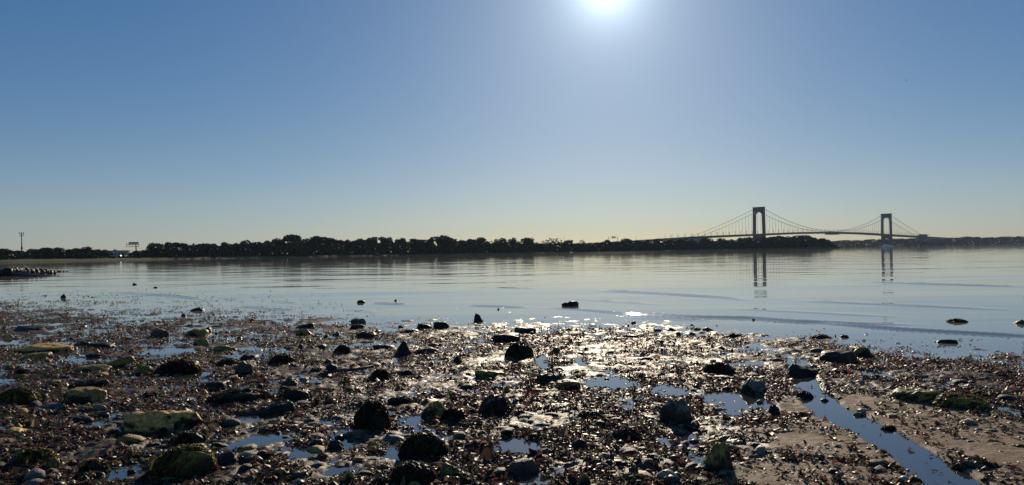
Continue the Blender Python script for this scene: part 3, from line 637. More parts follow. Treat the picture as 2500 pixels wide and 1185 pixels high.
# buoys
def buoy(px, py, hpx, label):
    q = ground_pt(px, py); h_ = hpx / FPX * q.y; e = obj('buoy', None, None, (q.x, q.y, 0)); tag(e, label, 'buoy')
    MB().tube([(0, 0, -.15 * h_), (0, 0, .05 * h_), (0, 0, .35 * h_), (0, 0, .42 * h_)], [.3 * h_, .42 * h_, .42 * h_, .2 * h_], 12).build('float', M_DARKSTEEL, e, True)
    MB().tube([(0, 0, .4 * h_), (0, 0, 1.0 * h_)], [.2 * h_, .06 * h_], 8).build('top_mark', M_DARKSTEEL, e, True)
buoy(2219, 607, 5.5, 'dark conical buoy on the water right of the far tower')
buoy(1190, 628, 4.0, 'dark buoy on the water, left one of two before mid shore'); buoy(1242, 629, 4.0, 'dark buoy on the water, right one of two before mid shore')
# birds
def bird(px, py, d, span, bank, label):
    q = at_depth(px, py, d); e = obj('flying_bird', None, None, q, 1.2); tag(e, label, 'bird'); e.rotation_euler = (bank, 0, 1.3)
    m = MB(); m.tube([(-.5, 0, 0), (-.3, 0, 0), (0, 0, 0), (.25, 0, .01), (.38, 0, .03), (.48, 0, .02)], [.03, .09, .14, .11, .08, .02], 8)
    m.v = [tuple(c * span for c in v) for v in m.v]; m.build('body', M_FEATHER, e, True)
    for sg in (-1, 1):
        V = []; sec = ((.06, .36, .02), (.42, .32, .16), (.75, .20, .14), (1.0, .05, .04))
        for (yy, ch, zz) in sec:
            for (dx, dz) in ((.5, 0), (0, .012), (-.5, 0), (0, -.008)): V.append(((dx * ch - .08 * yy) * span, sg * yy * .62 * span, (zz + dz) * span))
        F = [(4 * k + j, 4 * k + (j + 1) % 4, 4 * k + 4 + (j + 1) % 4, 4 * k + 4 + j) for k in range(3) for j in range(4)]
        obj('wing', mesh('wing', V, F, M_FEATHER, True), e)
bird(2212, 196, 330, 1.15, 1.0, 'largest dark bird gliding high above the bridge at upper right')
bird(2351, 302, 340, 1.0, -1.0, 'small dark bird in the sky near the right edge')
bird(1519, 326, 420, 1.1, .9, 'tiny bird high in the pale sky below the sun')
# haze
hz = MB().box((0, 2000, 62), (8800, 4700, 127)).me('haze', None)
hm = bpy.data.materials.new('haze_air'); hm.use_nodes = True; t = hm.node_tree; t.nodes.clear(); mo = t.nodes.new('ShaderNodeOutputMaterial'); pv = t.nodes.new('ShaderNodeVolumePrincipled')
pv.inputs['Color'].default_value = (.62, .80, 1.0, 1); pv.inputs['Density'].default_value = 3.8e-5; pv.inputs['Anisotropy'].default_value = .1
t.links.new(pv.outputs[0], mo.inputs['Volume']); hz.materials.append(hm); tag(obj('haze', hz), 'thin pale sea haze filling the air over the water', 'haze', kind='stuff')

# ------------------------------------------------------------------ rocks
def ico(sub):
    import bmesh
    bm = bmesh.new(); bmesh.ops.create_icosphere(bm, subdivisions=sub, radius=1.0)
    V = np.array([v.co[:] for v in bm.verts]); F = np.array([[v.index for v in f.verts] for f in bm.faces]); bm.free(); return V, F
ICO = {k: ico(k) for k in (1, 2, 3, 4, 5)}
def rock_shape(kind, seed, sub):
    """unit rock within about [-1,1] on each axis"""
    r = np.random.default_rng(seed); V, F = ICO[sub]; V = V.copy()
    p = {'r': 2.6, 'b': 9.0, 's': 8.0, 'p': 3.0, 'w': 2.4, 'l': 9.0, 'o': 2.0}[kind]
    d = V / np.linalg.norm(V, axis=1)[:, None]
    k = (np.abs(d) ** p).sum(1) ** (-1 / p); V = d * k[:, None]
    if kind == 'p':                                   # wedge or pyramid: narrows towards a ridge off the centre
        a = r.uniform(0, 6.28); t = np.clip((V[:, 2] + 1) / 2, 0, 1); V[:, 0] = V[:, 0] * (1 - .52 * t) + .35 * math.cos(a) * t; V[:, 1] = V[:, 1] * (1 - .45 * t) + .2 * math.sin(a) * t
    nf = {'r': 9, 'b': 8, 's': 8, 'p': 8, 'w': 4, 'l': 6, 'o': 0}[kind]
    for _ in range(nf):                               # broken faces
        n = r.normal(size=3); n[2] = abs(n[2]) * .8; n /= np.linalg.norm(n); c = r.uniform(.62, .92) if kind in 'rpw' else r.uniform(.86, 1.22)
        e = V @ n - c; m = e > 0; V[m] -= np.outer(e[m] * .93, n)
    if kind in 'bsl': V[:, 0] *= 1 + .28 * r.uniform(-1, 1) * V[:, 1] + .18 * r.uniform(-1, 1) * V[:, 2]; V[:, 1] *= 1 + .3 * r.uniform(-1, 1) * V[:, 0]
    if kind in 'sl': V[:, 2] += .22 * r.uniform(-1, 1) * V[:, 0] + .15 * r.uniform(-1, 1) * V[:, 1]
    amp = {'r': .22, 'b': .22, 's': .24, 'p': .20, 'w': .34, 'l': .20, 'o': .05}[kind]
    dn = V / np.maximum(np.linalg.norm(V, axis=1)[:, None], 1e-6)
    V = V + dn * (amp * fbm3(d * 1.6 + seed % 97, 3, seed) + amp * .55 * fbm3(d * 6 + seed % 53, 4, seed + 9))[:, None]
    V[:, 0] /= np.abs(V[:, 0]).max(); V[:, 1] /= np.abs(V[:, 1]).max(); V[:, 2] /= V[:, 2].max()
    V[:, 2] = np.maximum(V[:, 2], -.55)
    return V, F
WEEDPAL = np.array([(.030, .021, .014), (.055, .034, .019), (.075, .055, .022), (.045, .020, .018), (.095, .075, .028), (.022, .016, .012)])
def fronds(V, n, ln, wd, seed, pal=WEEDPAL):
    """ribbons of weed that start on the upper part of rock V and hang down its sides"""
    r = np.random.default_rng(seed); up = V[V[:, 2] > -.1 * abs(V[:, 2]).max()]; st = up[r.integers(0, len(up), n)]
    EX, EY, EZ = np.abs(V).max(0)[0], np.abs(V).max(0)[1], V[:, 2].max(); R = np.hypot(V[:, 0], V[:, 1]).max()
    a = np.arctan2(st[:, 1], st[:, 0]) + r.normal(size=n) * 1.1; out_ = np.stack([np.cos(a), np.sin(a)], 1)
    segs = 4; P = []; q = st.copy() * 1.01; L_ = ln * r.uniform(.5, 1.3, n)
    lift = r.uniform(.0, .4, n)
    for k in range(segs + 1):
        P.append(q.copy()); f = k / segs
        h = np.hypot(q[:, 0], q[:, 1]) / R
        slope = np.clip(.25 + 1.2 * h, 0, 1.5) - lift * (1 - f)
        q = q + np.stack([out_[:, 0] * np.cos(slope), out_[:, 1] * np.cos(slope), -np.sin(slope)], 1) * (L_ / segs)[:, None] + r.normal(size=(n, 3)) * ln * .05
        q[:, 2] = np.maximum(q[:, 2], V[:, 2].min() * .9)
        en = np.sqrt((q[:, 0] / EX) ** 2 + (q[:, 1] / EY) ** 2 + (np.maximum(q[:, 2], 0) / EZ) ** 2)
        q = q / np.maximum(en, .3)[:, None] * (1.0 + .05 * r.uniform(0, 1, n) ** 2)[:, None]
    P = np.stack(P, 1); side = np.stack([-out_[:, 1], out_[:, 0], r.normal(size=n) * .4], 1); w_ = wd * r.uniform(.5, 1.3, n)
    prof = np.array([.8, 1.0, .95, .7, .2])
    A = P - side[:, None, :] * (w_[:, None] * prof)[:, :, None]; B = P + side[:, None, :] * (w_[:, None] * prof)[:, :, None]
    VV = np.stack([A, B], 2).reshape(-1, 3); base = np.arange(n)[:, None] * (segs + 1) * 2 + np.arange(segs)[None] * 2
    F = np.stack([base, base + 1, base + 3, base + 2], -1).reshape(-1, 4)
    c = pal[r.integers(0, len(pal), n)] * r.uniform(.6, 1.5, n)[:, None]
    return VV, F, np.repeat(c, (segs + 1) * 2, 0)
RSEED = [500]; ROCKSPOTS = []; ROCKINFO = []
def rock(px, base, wpx, hpx, kind, mat, label, group=None, name='shore_rock', weed=0, rz=None, cat='rock', deep=.75, sunk=.17):
    RSEED[0] += 1; seed = RSEED[0]
    q = ground_pt(px, base); rho = q.length; sc = math.hypot(q.y, q.z - CAMH) / FPX
    W = wpx * sc * 1.12; D = W * (deep if kind != 'l' else .45); H = max(hpx * sc * (1.02 if kind in 'pw' else 1.2) - .10 * D, .04 + .14 * W)
    sub = 5 if wpx > 120 else 4 if wpx > 30 else 3
    V, F = rock_shape(kind, seed, sub)
    V = V * np.array([W / 2, D / 2, H]); r = random.Random(seed); a = r.uniform(-.35, .35) if rz is None else rz
    cx, cy = q.x, q.y + D * .42
    gz = float(surf_z(np.array([cx]), np.array([cy]))[0][0]) if q.z > .002 else min(0, float(ground_z(np.array([cx]), np.array([cy]))[0]))
    z = q.z - .02 if q.z > .002 else -.01
    o = obj(name, mesh(name, V, F, ROCK[mat], True), None, (cx, cy, z - sunk * H), a)
    tag(o, label, cat, group); ROCKSPOTS.append((cx, cy, W / 2, D / 2)); ROCKINFO.append((px, base, wpx, label))
    if kind == 'w' or weed:
        n = int(1.6 * (weed or min(900, 260 + wpx * 4))); pal = WEEDPAL if mat not in ('v',) else np.array([(.17, .13, .028), (.13, .085, .024), (.065, .045, .02), (.22, .17, .038)])
        a_, b_, c_ = fronds(V, n, .52 * max(H, .25 * W), .0050 + .0065 * min(1, W / .4), seed, pal)
        obj('seaweed', mesh('seaweed', a_, b_, M_WEED, False, c_), o)
    return o
R = rock
# --- standing in the water
R(327, 695, 12, 5, 'r', 'd', 'small dark stone awash far out at left, nearest the jetty tip')
R(378, 703, 12, 3, 's', 'd', 'flat dark stone barely breaking the calm water at left')
R(151, 728, 15, 12, 'r', 'd', 'lone round dark stone among drifting weed in the left shallows')
R(472, 760, 46, 13, 'p', 'd', 'low triangular dark stone standing clear in the left shallows')
R(446, 773, 15, 9, 'r', 'd', 'small dark stone just in front of the low triangular stone')
R(881, 739, 20, 8, 'b', 'd', 'dark blocky stone alone in open water at mid left')
R(966, 734, 9, 4, 'p', 'd', 'tiny pointed stone in open water right of the blocky stone')
R(1394, 747, 40, 14, 'l', 'd', 'chunky dark block lying alone in the calm water at centre')
R(1168, 787, 25, 21, 'r', 'd', 'upright round dark stone standing in the shallows at centre', sunk=.05)
R(1217, 756, 7, 6, 'p', 'd', 'tiny pointed stone right of the upright round stone')
R(1547, 791, 24, 10, 'r', 'd', 'oval dark stone in the shallows below the sun glints')
R(2345, 788, 43, 14, 'w', 'w', 'spiky weed-clad stone in the water at right', weed=160)
R(2314, 839, 47, 13, 'l', 'd', 'flat dark stone in the right shallows before the long ripple')
R(2494, 792, 26, 14, 'r', 'n', 'brown stone in the water cut by the right edge')
R(1842, 782, 10, 6, 'p', 'd', 'tiny dark stone in the ripple line below the near tower')
# --- water's edge
R(612, 787, 19, 13, 'p', 'd', 'small pointed stone at the edge of the weed, left of centre')
R(740, 802, 48, 17, 'r', 'd', 'dark humped stone behind the yellow-green one at the water edge')
R(737, 819, 42, 20, 'r', 'm', 'yellow-green rounded stone at the water edge left of centre')
R(872, 792, 40, 17, 's', 'n', 'brownish slab on top behind a dark block at the water edge')
R(867, 805, 34, 17, 'b', 'd', 'dark block under the brownish slab at the water edge')
R(894, 826, 53, 22, 'b', 'd', 'dark tilted block with a paler right end near the water edge')
R(979, 802, 18, 9, 'r', 'd', 'small dark stone at the water edge left of the flat slab pair')
R(1000, 817, 48, 18, 's', 'd', 'flat-topped slab, front one of a pair at the water edge')
R(1031, 804, 42, 17, 'r', 'd', 'rounded stone behind the flat-topped slab at the water edge')
R(1077, 805, 39, 23, 'b', 'd', 'angular dark stone with a pale flat top at the water edge')
R(1237, 834, 68, 25, 's', 'd', 'wide dark slab with a flat top behind the big black boulder')
R(1284, 812, 50, 18, 's', 'd', 'weed-topped flat rock at the water edge behind the wide slab')
R(1538, 826, 50, 13, 'l', 'd', 'long low dark stone at the water edge below the sun glints')
R(2008, 828, 46, 16, 'w', 'w', 'weedy brown lump in the right shallows, left of the small one', weed=120)
R(2066, 826, 30, 10, 'r', 'd', 'small low stone in the right shallows beside the weedy lump')
R(1796, 826, 32, 17, 'w', 'w', 'pointed mound of weed at the water edge right of centre', weed=150)
for k, (x, b, w_, h) in enumerate(((1604, 809, 25, 9), (1640, 809, 24, 11), (1656, 819, 18, 12), (1731, 809, 28, 12), (1705, 806, 20, 8), (1390, 809, 17, 10), (1690, 818, 20, 7), (1110, 822, 22, 10), (1300, 815, 18, 9))):
    R(x, b, w_, h, 'r', 'd', 'small dark stone along the water edge right of the upright round stone', 'small stones along the water edge')
# --- middle left
R(61, 809, 74, 13, 'l', 'd', 'long flat dark rock at far left behind the tan-topped slab')
R(12, 827, 34, 15, 'r', 't', 'tan rounded stone at the left edge near the weedy shallows')
R(380, 825, 46, 27, 'b', 'n', 'upright dark block with a brown right face, left middle ground')
R(470, 820, 56, 21, 'b', 'm', 'squared block with a mossy top beside the upright dark block')
R(506, 811, 30, 16, 'r', 'd', 'dark stone just behind the mossy-topped squared block')
R(487, 844, 44, 26, 'p', 'm', 'mossy wedge-shaped stone in front of the squared block')
R(543, 857, 62, 19, 'r', 'm', 'low mossy stone right of the mossy wedge')
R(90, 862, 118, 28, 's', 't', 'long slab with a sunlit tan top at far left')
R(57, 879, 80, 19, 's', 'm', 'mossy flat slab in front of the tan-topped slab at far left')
R(190, 844, 40, 15, 'r', 'd', 'low dark stone right of the tan-topped slab')
R(238, 849, 64, 19, 'b', 'd', 'long dark block with a level top, left middle ground')
R(217, 873, 36, 13, 'r', 'd', 'small dark hump in front of the level-topped block')
R(288, 897, 92, 36, 'r', 'v', 'bright green mossy rock left of the black weedy boulder')
R(210, 909, 92, 24, 's', 'm', 'thin flat olive slab lying before the green mossy rock')
R(340, 914, 44, 28, 'r', 'v', 'small green stone between the green rock and black boulder')
R(420, 914, 98, 48, 'w', 'w', 'large black weed-covered boulder, left middle ground')
R(550, 894, 54, 28, 'w', 'w', 'black weedy stone right of the large black boulder', weed=180)
R(603, 879, 46, 18, 's', 'd', 'flat-topped dark stone behind the tan-topped boulder')
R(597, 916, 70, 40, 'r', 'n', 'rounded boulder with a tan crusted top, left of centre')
R(683, 891, 58, 36, 'w', 'w', 'shaggy black stone right of the tan-crusted boulder')
R(722, 899, 40, 16, 'r', 'd', 'low stone tucked against the shaggy black stone')
R(737, 835, 20, 13, 'p', 'd', 'small dark wedge below the yellow-green stone')
R(734, 852, 30, 16, 'r', 'd', 'rounded dark stone, left one of a row left of the round weedy one')
R(781, 851, 30, 14, 'r', 'd', 'rounded dark stone, middle one of a row left of the round weedy one')
R(796, 826, 18, 14, 'p', 'd', 'little pointed stone behind the row of rounded dark stones')
R(818, 819, 20, 9, 'r', 'd', 'little low stone right of the pointed one, near the water')
R(832, 865, 37, 31, 'w', 'w', 'ball-shaped weedy black stone left of the tall pyramid')
R(799, 887, 26, 16, 'r', 'n', 'brown pebble-like stone in front of the ball-shaped weedy stone')
R(767, 912, 38, 19, 'b', 'd', 'squared dark stone, left one of a pair left of the driftwood stick')
R(804, 909, 38, 25, 'r', 'd', 'rounded dark stone, right one of a pair left of the driftwood stick')
R(558, 929, 40, 17, 's', 't', 'small tan flat stone in front of the tan-crusted boulder')
R(517, 953, 72, 29, 'b', 'd', 'dark block with a pale end in front of the small tan stone')
R(698, 946, 56, 32, 'p', 'w', 'jagged dark stone above the long black beams')
# --- front left
R(581, 985, 154, 40, 'l', 'w', 'long black beam-like rock, left of centre', weed=300, rz=-.03)
R(707, 980, 102, 36, 'l', 'w', 'second black beam-like rock with a sloping right end', weed=200, rz=.1)
R(676, 1016, 94, 40, 'r', 'd', 'smooth black boulder in front of the beam-like rocks')
R(757, 979, 15, 12, 'b', 'p', 'small pale squarish stone at the end of the black beam', name='pale_stone')
R(560, 1013, 46, 19, 'r', 'n', 'brownish stone left of the smooth black boulder')
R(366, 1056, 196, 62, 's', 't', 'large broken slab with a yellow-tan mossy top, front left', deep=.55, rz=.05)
R(625, 1049, 22, 13, 'r', 'd', 'small dark stone on the mud in front of the smooth black boulder')
R(449, 1084, 82, 36, 'r', 'w', 'dark stone at the right foot of the large tan slab', weed=150)
R(436, 1166, 140, 78, 'l', 'v', 'slanting weed-matted timber or rock at front left', weed=900, rz=.5)
R(548, 1142, 62, 42, 'r', 'd', 'dark stone right of the weed-matted timber, front left')
R(605, 1145, 60, 37, 'b', 'd', 'dark angular stone beside it at front left of centre')
R(507, 1153, 23, 19, 'o', 'p', 'round tan pebble before the dark front-left stones', name='pebble')
R(546, 1150, 20, 16, 'o', 'g', 'round grey pebble right of the tan one, front left', name='pebble')
R(575, 1174, 24, 22, 'o', 'g', 'egg-shaped grey pebble near the bottom edge, front left', name='pebble')
R(682, 1170, 42, 32, 'r', 'm', 'tan and mossy stone near the bottom edge left of centre')
R(728, 1174, 58, 26, 'b', 'd', 'dark flat stone right of the tan and mossy one, bottom edge')
R(820, 1097, 44, 32, 'p', 'd', 'sharp dark stone on its own, front left of centre')
R(768, 1093, 58, 26, 'r', 'd', 'low dark stone left of the sharp dark stone')
R(785, 1118, 32, 16, 'r', 'd', 'small dark stone in front of the low dark stone')
R(606, 1188, 56, 32, 'r', 'n', 'tan-brown stone cut by the bottom edge, front left')
R(17, 901, 26, 16, 'r', 't', 'rounded tan stone at the left edge, middle ground')
R(78, 915, 56, 19, 'r', 'n', 'low brown stone near the left edge')
R(46, 915, 32, 20, 'r', 'w', 'dark weedy stone left of the low brown one', weed=120)
R(208, 946, 84, 29, 'w', 'w', 'weedy dark rock in front of the thin olive slab', weed=260)
R(195, 984, 100, 42, 'b', 'm', 'thick block with an olive top and black front, left')
R(25, 987, 92, 52, 'w', 'v', 'green weed-covered rock at the left edge')
R(92, 976, 38, 19, 'r', 'w', 'dark stone between the green edge rock and the thick block', weed=80)
R(145, 1011, 40, 27, 'r', 'd', 'dark round stone, left of a brown one, front left')
R(186, 1002, 46, 17, 's', 'n', 'brown flat stone right of the dark round one')
R(232, 1019, 54, 17, 'r', 'd', 'low dark stone left of the large tan slab')
R(186, 1033, 66, 11, 's', 'd', 'thin flat stone lying on the mud left of the tan slab')
R(65, 1037, 34, 9, 's', 'd', 'thin dark flake of stone near the left edge')
R(32, 1063, 66, 15, 's', 't', 'flat tan stone at the left edge, foreground')
R(167, 1093, 60, 24, 'r', 'n', 'wet brown stone in the left foreground')
R(65, 1138, 100, 54, 'w', 'v', 'dark boulder with green weed, lower left corner')
R(122, 1150, 44, 48, 'p', 'v', 'pointed green-topped stone beside the lower left boulder')
R(222, 1158, 60, 48, 'w', 'w', 'brown weedy lump left of the puddle, lower left', weed=260)
R(68, 1170, 40, 30, 'r', 'm', 'small mossy stone at the bottom, lower left corner')
R(355, 969, 58, 13, 's', 'd', 'thin dark slab behind the large tan slab')
for k, (x, b, w_, h) in enumerate(((314, 1134, 22, 12), (318, 1156, 24, 15), (240, 1164, 24, 17))): R(x, b, w_, h, 'r', 'd', 'small dark stone at the rim of the lower left puddle', 'stones round the lower left puddle')
# --- centre
R(985, 868, 50, 45, 'p', 'd', 'tall dark pyramid-shaped rock left of centre')
R(1040, 864, 62, 19, 'r', 'd', 'low dark dome right of the dark pyramid')
R(1055, 846, 40, 13, 's', 'n', 'low brownish slab behind the low dark dome')
R(935, 853, 54, 16, 's', 'd', 'low dark ledge left of the dark pyramid')
R(1113, 889, 40, 29, 'p', 'd', 'dark wedge pointing right, between dome and black boulder')
R(871, 893, 26, 12, 'r', 'd', 'small dark stone above the driftwood stick')
R(927, 930, 50, 38, 'w', 'w', 'shaggy weed-covered stone at the end of the driftwood stick')
R(983, 914, 62, 15, 'l', 'd', 'long low dark stone right of the shaggy weed-covered one')
R(1023, 926, 34, 15, 'r', 'd', 'small dark stone below the long low one')
R(1267, 873, 64, 48, 'w', 'w', 'big black weed-covered boulder near the water at centre')
R(1200, 922, 72, 24, 's', 'm', 'flat slab with a green top, centre')
R(1165, 936, 22, 14, 'p', 'd', 'small pointed stone left of the green-topped slab')
R(1235, 964, 27, 31, 'p', 'v', 'small upright green stone behind the rounded centre boulder')
R(1211, 1010, 78, 52, 'r', 'g', 'rounded boulder with a weedy left half, centre', weed=140)
R(975, 988, 60, 29, 'w', 'w', 'dark weedy hump right of the tall shaggy stone', weed=220)
R(1060, 1020, 74, 46, 'r', 'm', 'rounded rock with an olive top, centre foreground')
R(1107, 1027, 62, 40, 'w', 'w', 'weedy dark rock joined to the olive-topped one', weed=260)
R(1075, 972, 40, 19, 'p', 'n', 'brown wedge behind the olive-topped rock')
R(905, 1050, 80, 88, 'w', 'w', 'tall shaggy stone hung with seaweed, left of centre foreground', weed=1100, deep=.9)
R(1030, 1118, 108, 74, 'w', 'w', 'large seaweed-draped mound, upper one of two, centre foreground', weed=1100)
R(1005, 1180, 104, 62, 'w', 'w', 'large seaweed-draped mound at the bottom edge, lower of two', weed=1000)
R(1150, 1043, 50, 15, 'l', 'd', 'short dark bar of stone, centre foreground')
R(1100, 1162, 58, 36, 'r', 'v', 'green mossy rock right of the seaweed-draped mounds')
R(1272, 1158, 96, 42, 's', 'n', 'brown layered rock, centre foreground')
R(1010, 1190, 38, 14, 'o', 'm', 'pale greenish pebble at the bottom edge, centre', name='pebble')
R(930, 1188, 58, 32, 'w', 'n', 'brown weedy stone at the bottom edge left of the mounds', weed=240)
R(848, 1184, 34, 42, 'r', 't', 'tan mossy stone at the bottom edge, left of centre')
R(1158, 997, 24, 17, 'r', 'd', 'small dark stone left of the rounded centre boulder')
R(917, 1106, 28, 11, 'r', 'd', 'flat dark stone below the tall shaggy stone')
# --- right of centre
R(1340, 940, 64, 32, 'r', 'd', 'dark rounded stone left of the mossy block, right of centre')
R(1386, 951, 58, 27, 'b', 'm', 'mossy-topped block touching the dark rounded stone')
R(1275, 1020, 36, 29, 'p', 'd', 'small dark pyramid right of the rounded centre boulder')
R(1655, 1034, 75, 60, 'r', 'g', 'large smooth boulder with a grey sunlit top, right of centre', sunk=.06)
R(1456, 1021, 80, 21, 's', 'w', 'low weedy ledge in the middle of the glittering mud', weed=200)
R(1533, 1074, 66, 40, 'w', 'w', 'round weedy stone beside a pale pebble, right of centre', weed=300)
R(1494, 1063, 21, 14, 'o', 'p', 'pale oval pebble left of the round weedy stone', name='pebble')
R(1420, 1097, 60, 37, 'p', 'd', 'dark green-black wedge on the glittering mud')
R(1430, 1188, 48, 44, 'p', 'm', 'dark greenish pointed stone at the bottom edge')
R(1632, 1177, 54, 34, 'o', 'p', 'large smooth tan pebble near the bottom edge', name='pebble')
R(1585, 1161, 28, 21, 'r', 'd', 'dark stone left of the large smooth tan pebble')
R(1405, 1041, 30, 15, 'r', 'd', 'small dark stone below the low weedy ledge')
R(1670, 906, 38, 14, 'r', 'n', 'low brown stone near the first clear puddles')
R(1762, 917, 70, 43, 'w', 'w', 'jagged black weedy rock right of centre')
R(1850, 960, 72, 41, 'r', 'g', 'dark boulder with a sloping pale top, right')
R(1775, 930, 54, 17, 's', 'd', 'low dark slab in front of the jagged black rock')
R(1965, 917, 98, 37, 'r', 'd', 'broad dark boulder at the head of the drain channel')
R(2063, 889, 108, 40, 'r', 'd', 'long smooth black boulder near the right shallows')
R(2114, 870, 72, 30, 'b', 'm', 'angular mossy rock behind the long smooth black boulder')
R(1893, 1020, 46, 44, 'p', 'd', 'leaning shield-shaped stone below the wide puddle')
R(1768, 1154, 70, 68, 'r', 'm', 'barrel-shaped boulder with a yellow-green cap, front right', sunk=.05)
R(1764, 854, 30, 13, 'r', 'd', 'small dark stone in red weed behind the jagged black rock')
R(1719, 1044, 35, 19, 'p', 'd', 'small dark wedge right of the large smooth boulder')
R(1765, 1061, 40, 17, 'r', 'w', 'dark weedy stone below the small dark wedge', weed=80)
R(1797, 1091, 52, 23, 's', 'g', 'grey-tan flat stone behind the barrel-shaped boulder')
R(1968, 972, 44, 21, 'r', 'w', 'dark weedy clump on the left bank of the channel', weed=160)
R(1960, 1026, 66, 26, 'w', 'n', 'brown weedy mound left of the channel', weed=300)
R(2060, 1087, 38, 17, 'r', 'd', 'dark stone on the sand left of the channel, upper of two')
R(2055, 1100, 42, 14, 's', 'n', 'brown flat stone left of the channel, lower of two')
R(1748, 1162, 28, 15, 'r', 'd', 'small stone at the foot of the barrel-shaped boulder')
# --- right
R(2262, 985, 126, 42, 's', 'v', 'left half of the long green weed-topped ledge at right', deep=.7, rz=-.12)
R(2372, 1004, 128, 46, 's', 'v', 'right half of the long green weed-topped ledge at right', deep=.7, rz=-.12, weed=260)
R(2456, 972, 66, 26, 'w', 'w', 'dark weedy rock at the right edge beyond the green ledge', weed=180)
R(2238, 899, 22, 15, 'r', 'd', 'small dark stone in the right shallows before drifting weed')
R(2405, 1152, 110, 36, 'r', 'n', 'low weedy boulder on the sand, lower right', weed=200)
R(2408, 1023, 34, 12, 'o', 'p', 'flat pale stone right of the green ledge foot', name='pale_stone')
R(2374, 1016, 48, 17, 'r', 'n', 'brown rounded stone below the green ledge')
R(2105, 936, 26, 12, 'o', 'p', 'pale flat stone above the channel', name='pale_stone')
R(2100, 957, 38, 15, 'r', 'd', 'dark stone below the pale flat stone above the channel')
R(2176, 1050, 34, 19, 'w', 'w', 'dark weed clump on the right bank of the channel', weed=120)
for k, (x, b, w_, h) in enumerate(((2244, 1013, 28, 13), (2218, 1013, 24, 9), (2121, 1011, 22, 13), (2100, 1016, 26, 9), (2309, 1056, 20, 14), (2300, 1044, 38, 13), (2375, 1086, 26, 13), (2398, 1056, 32, 11), (2150, 985, 22, 9), (2190, 1000, 20, 8), (2440, 1050, 24, 9), (2330, 1022, 22, 10), (2020, 981, 26, 9), (1857, 984, 20, 11), (2450, 1110, 22, 9), (2290, 1010, 20, 8))):
    R(x, b, w_, h, 'o' if k % 3 else 'r', 'g' if k % 2 else 'd', 'small stone strewn on the sand between channel and green ledge', 'small stones on the right-hand sand')
# driftwood stick
a, b_ = ground_pt(776, 920), ground_pt(912, 909)
st_ = MB().tube([(a.x, a.y, a.z + .02), (a.x * .65 + b_.x * .35, a.y * .65 + b_.y * .35, a.z + .055), (a.x * .3 + b_.x * .7, a.y * .3 + b_.y * .7, a.z + .05), (b_.x, b_.y, b_.z + .08)], [.014, .020, .022, .018], 7).build('driftwood_stick', M_WOOD, None, True)
tag(st_, 'long thin driftwood stick lying against the shaggy stone, left of centre', 'stick')
# stone jetty at the left edge
JM = [mesh('jetty_boulder', rock_shape('r' if k % 2 else 'b', 900 + k, 3)[0], ICO[3][1], ROCK['w'], True) for k in range(8)]
jr = random.Random(4)
def jetty_h(px): return float(np.interp(px, [-160, 0, 30, 60, 90, 112, 122], [.62, .60, .56, .42, .24, .06, 0]))
for k in range(175):
    tip = k < 5; px = (118 + 7 * k) if tip else jr.uniform(-150, 114)
    t_ = jr.uniform(-.08, .62); q = ground_pt(px, 676 - .06 * max(px, 0) - (3 if tip else 0))
    prof = math.sin(max(0, min(1, t_ / .5)) * math.pi / 2); s_ = jr.uniform(.17, .32) * (.8 if tip else 1)
    z_ = -.02 if tip else jetty_h(px) * prof
    o = obj('jetty_boulder', JM[k % 8], None, (q.x, q.y + .3 + 2.4 * t_, z_), jr.uniform(0, 6.28), (s_ * jr.uniform(.9, 1.5), s_ * jr.uniform(.9, 1.2), s_ * jr.uniform(.7, 1.0)))
    tag(o, 'last low boulder off the tip of the stone jetty' if tip else 'dark boulder piled in the low stone jetty at the left edge', 'boulder', 'boulders off the jetty tip' if tip else 'boulders of the stone jetty')
jp = [ground_pt(p, 676) for p in (-140, -60, 0, 40, 80, 112)]
core = MB()
for k, p in enumerate(jp):
    hgt = (.60, .57, .53, .40, .20, .03)[k]
    for (dy, z) in ((0.9, -.3), (1.2, hgt * .5), (1.6, hgt * .8), (2.2, hgt * .5), (2.8, -.3)): core.v.append((p.x, p.y + dy, z))
for k in range(len(jp) - 1):
    for j in range(4): core.f.append((5 * k + j, 5 * k + 5 + j, 5 * k + 6 + j, 5 * k + 1 + j))
tag(core.build('jetty_core', ROCK['d']), kind='structure')
# scattered cobbles: individuals
CM = {m_: [mesh('cobble', rock_shape(k_, 1300 + i * 7 + ord(m_), 2)[0], ICO[2][1], ROCK[m_], True) for i, k_ in enumerate(('r', 'b', 'r', 'p', 'o'))] for m_ in ('d', 'n', 'g', 'p', 'm', 't')}
cr = random.Random(21); n_c = 0
def short(label):
    ws = label.split(); cut = len(ws)
    for k, w_ in enumerate(ws):
        if k >= 2 and w_ in ('left', 'right', 'at', 'in', 'near', 'behind', 'beside', 'between', 'with', 'above', 'below', 'before', 'on', 'standing', 'lying', 'touching', 'along', 'under', 'of', 'joined', 'hung', 'pointing', 'beyond', 'just', 'tucked', 'cut', 'alone', 'among', 'awash', 'barely', 'left,', 'centre'): cut = k; break
        if w_.endswith(','): cut = k + 1; break
    return ' '.join(ws[:cut]).rstrip(',')
from collections import Counter
names_ = Counter(short(t[3]) for t in ROCKINFO)
BIG = [t for t in ROCKINFO if t[2] >= 40 and names_[short(t[3])] == 1]
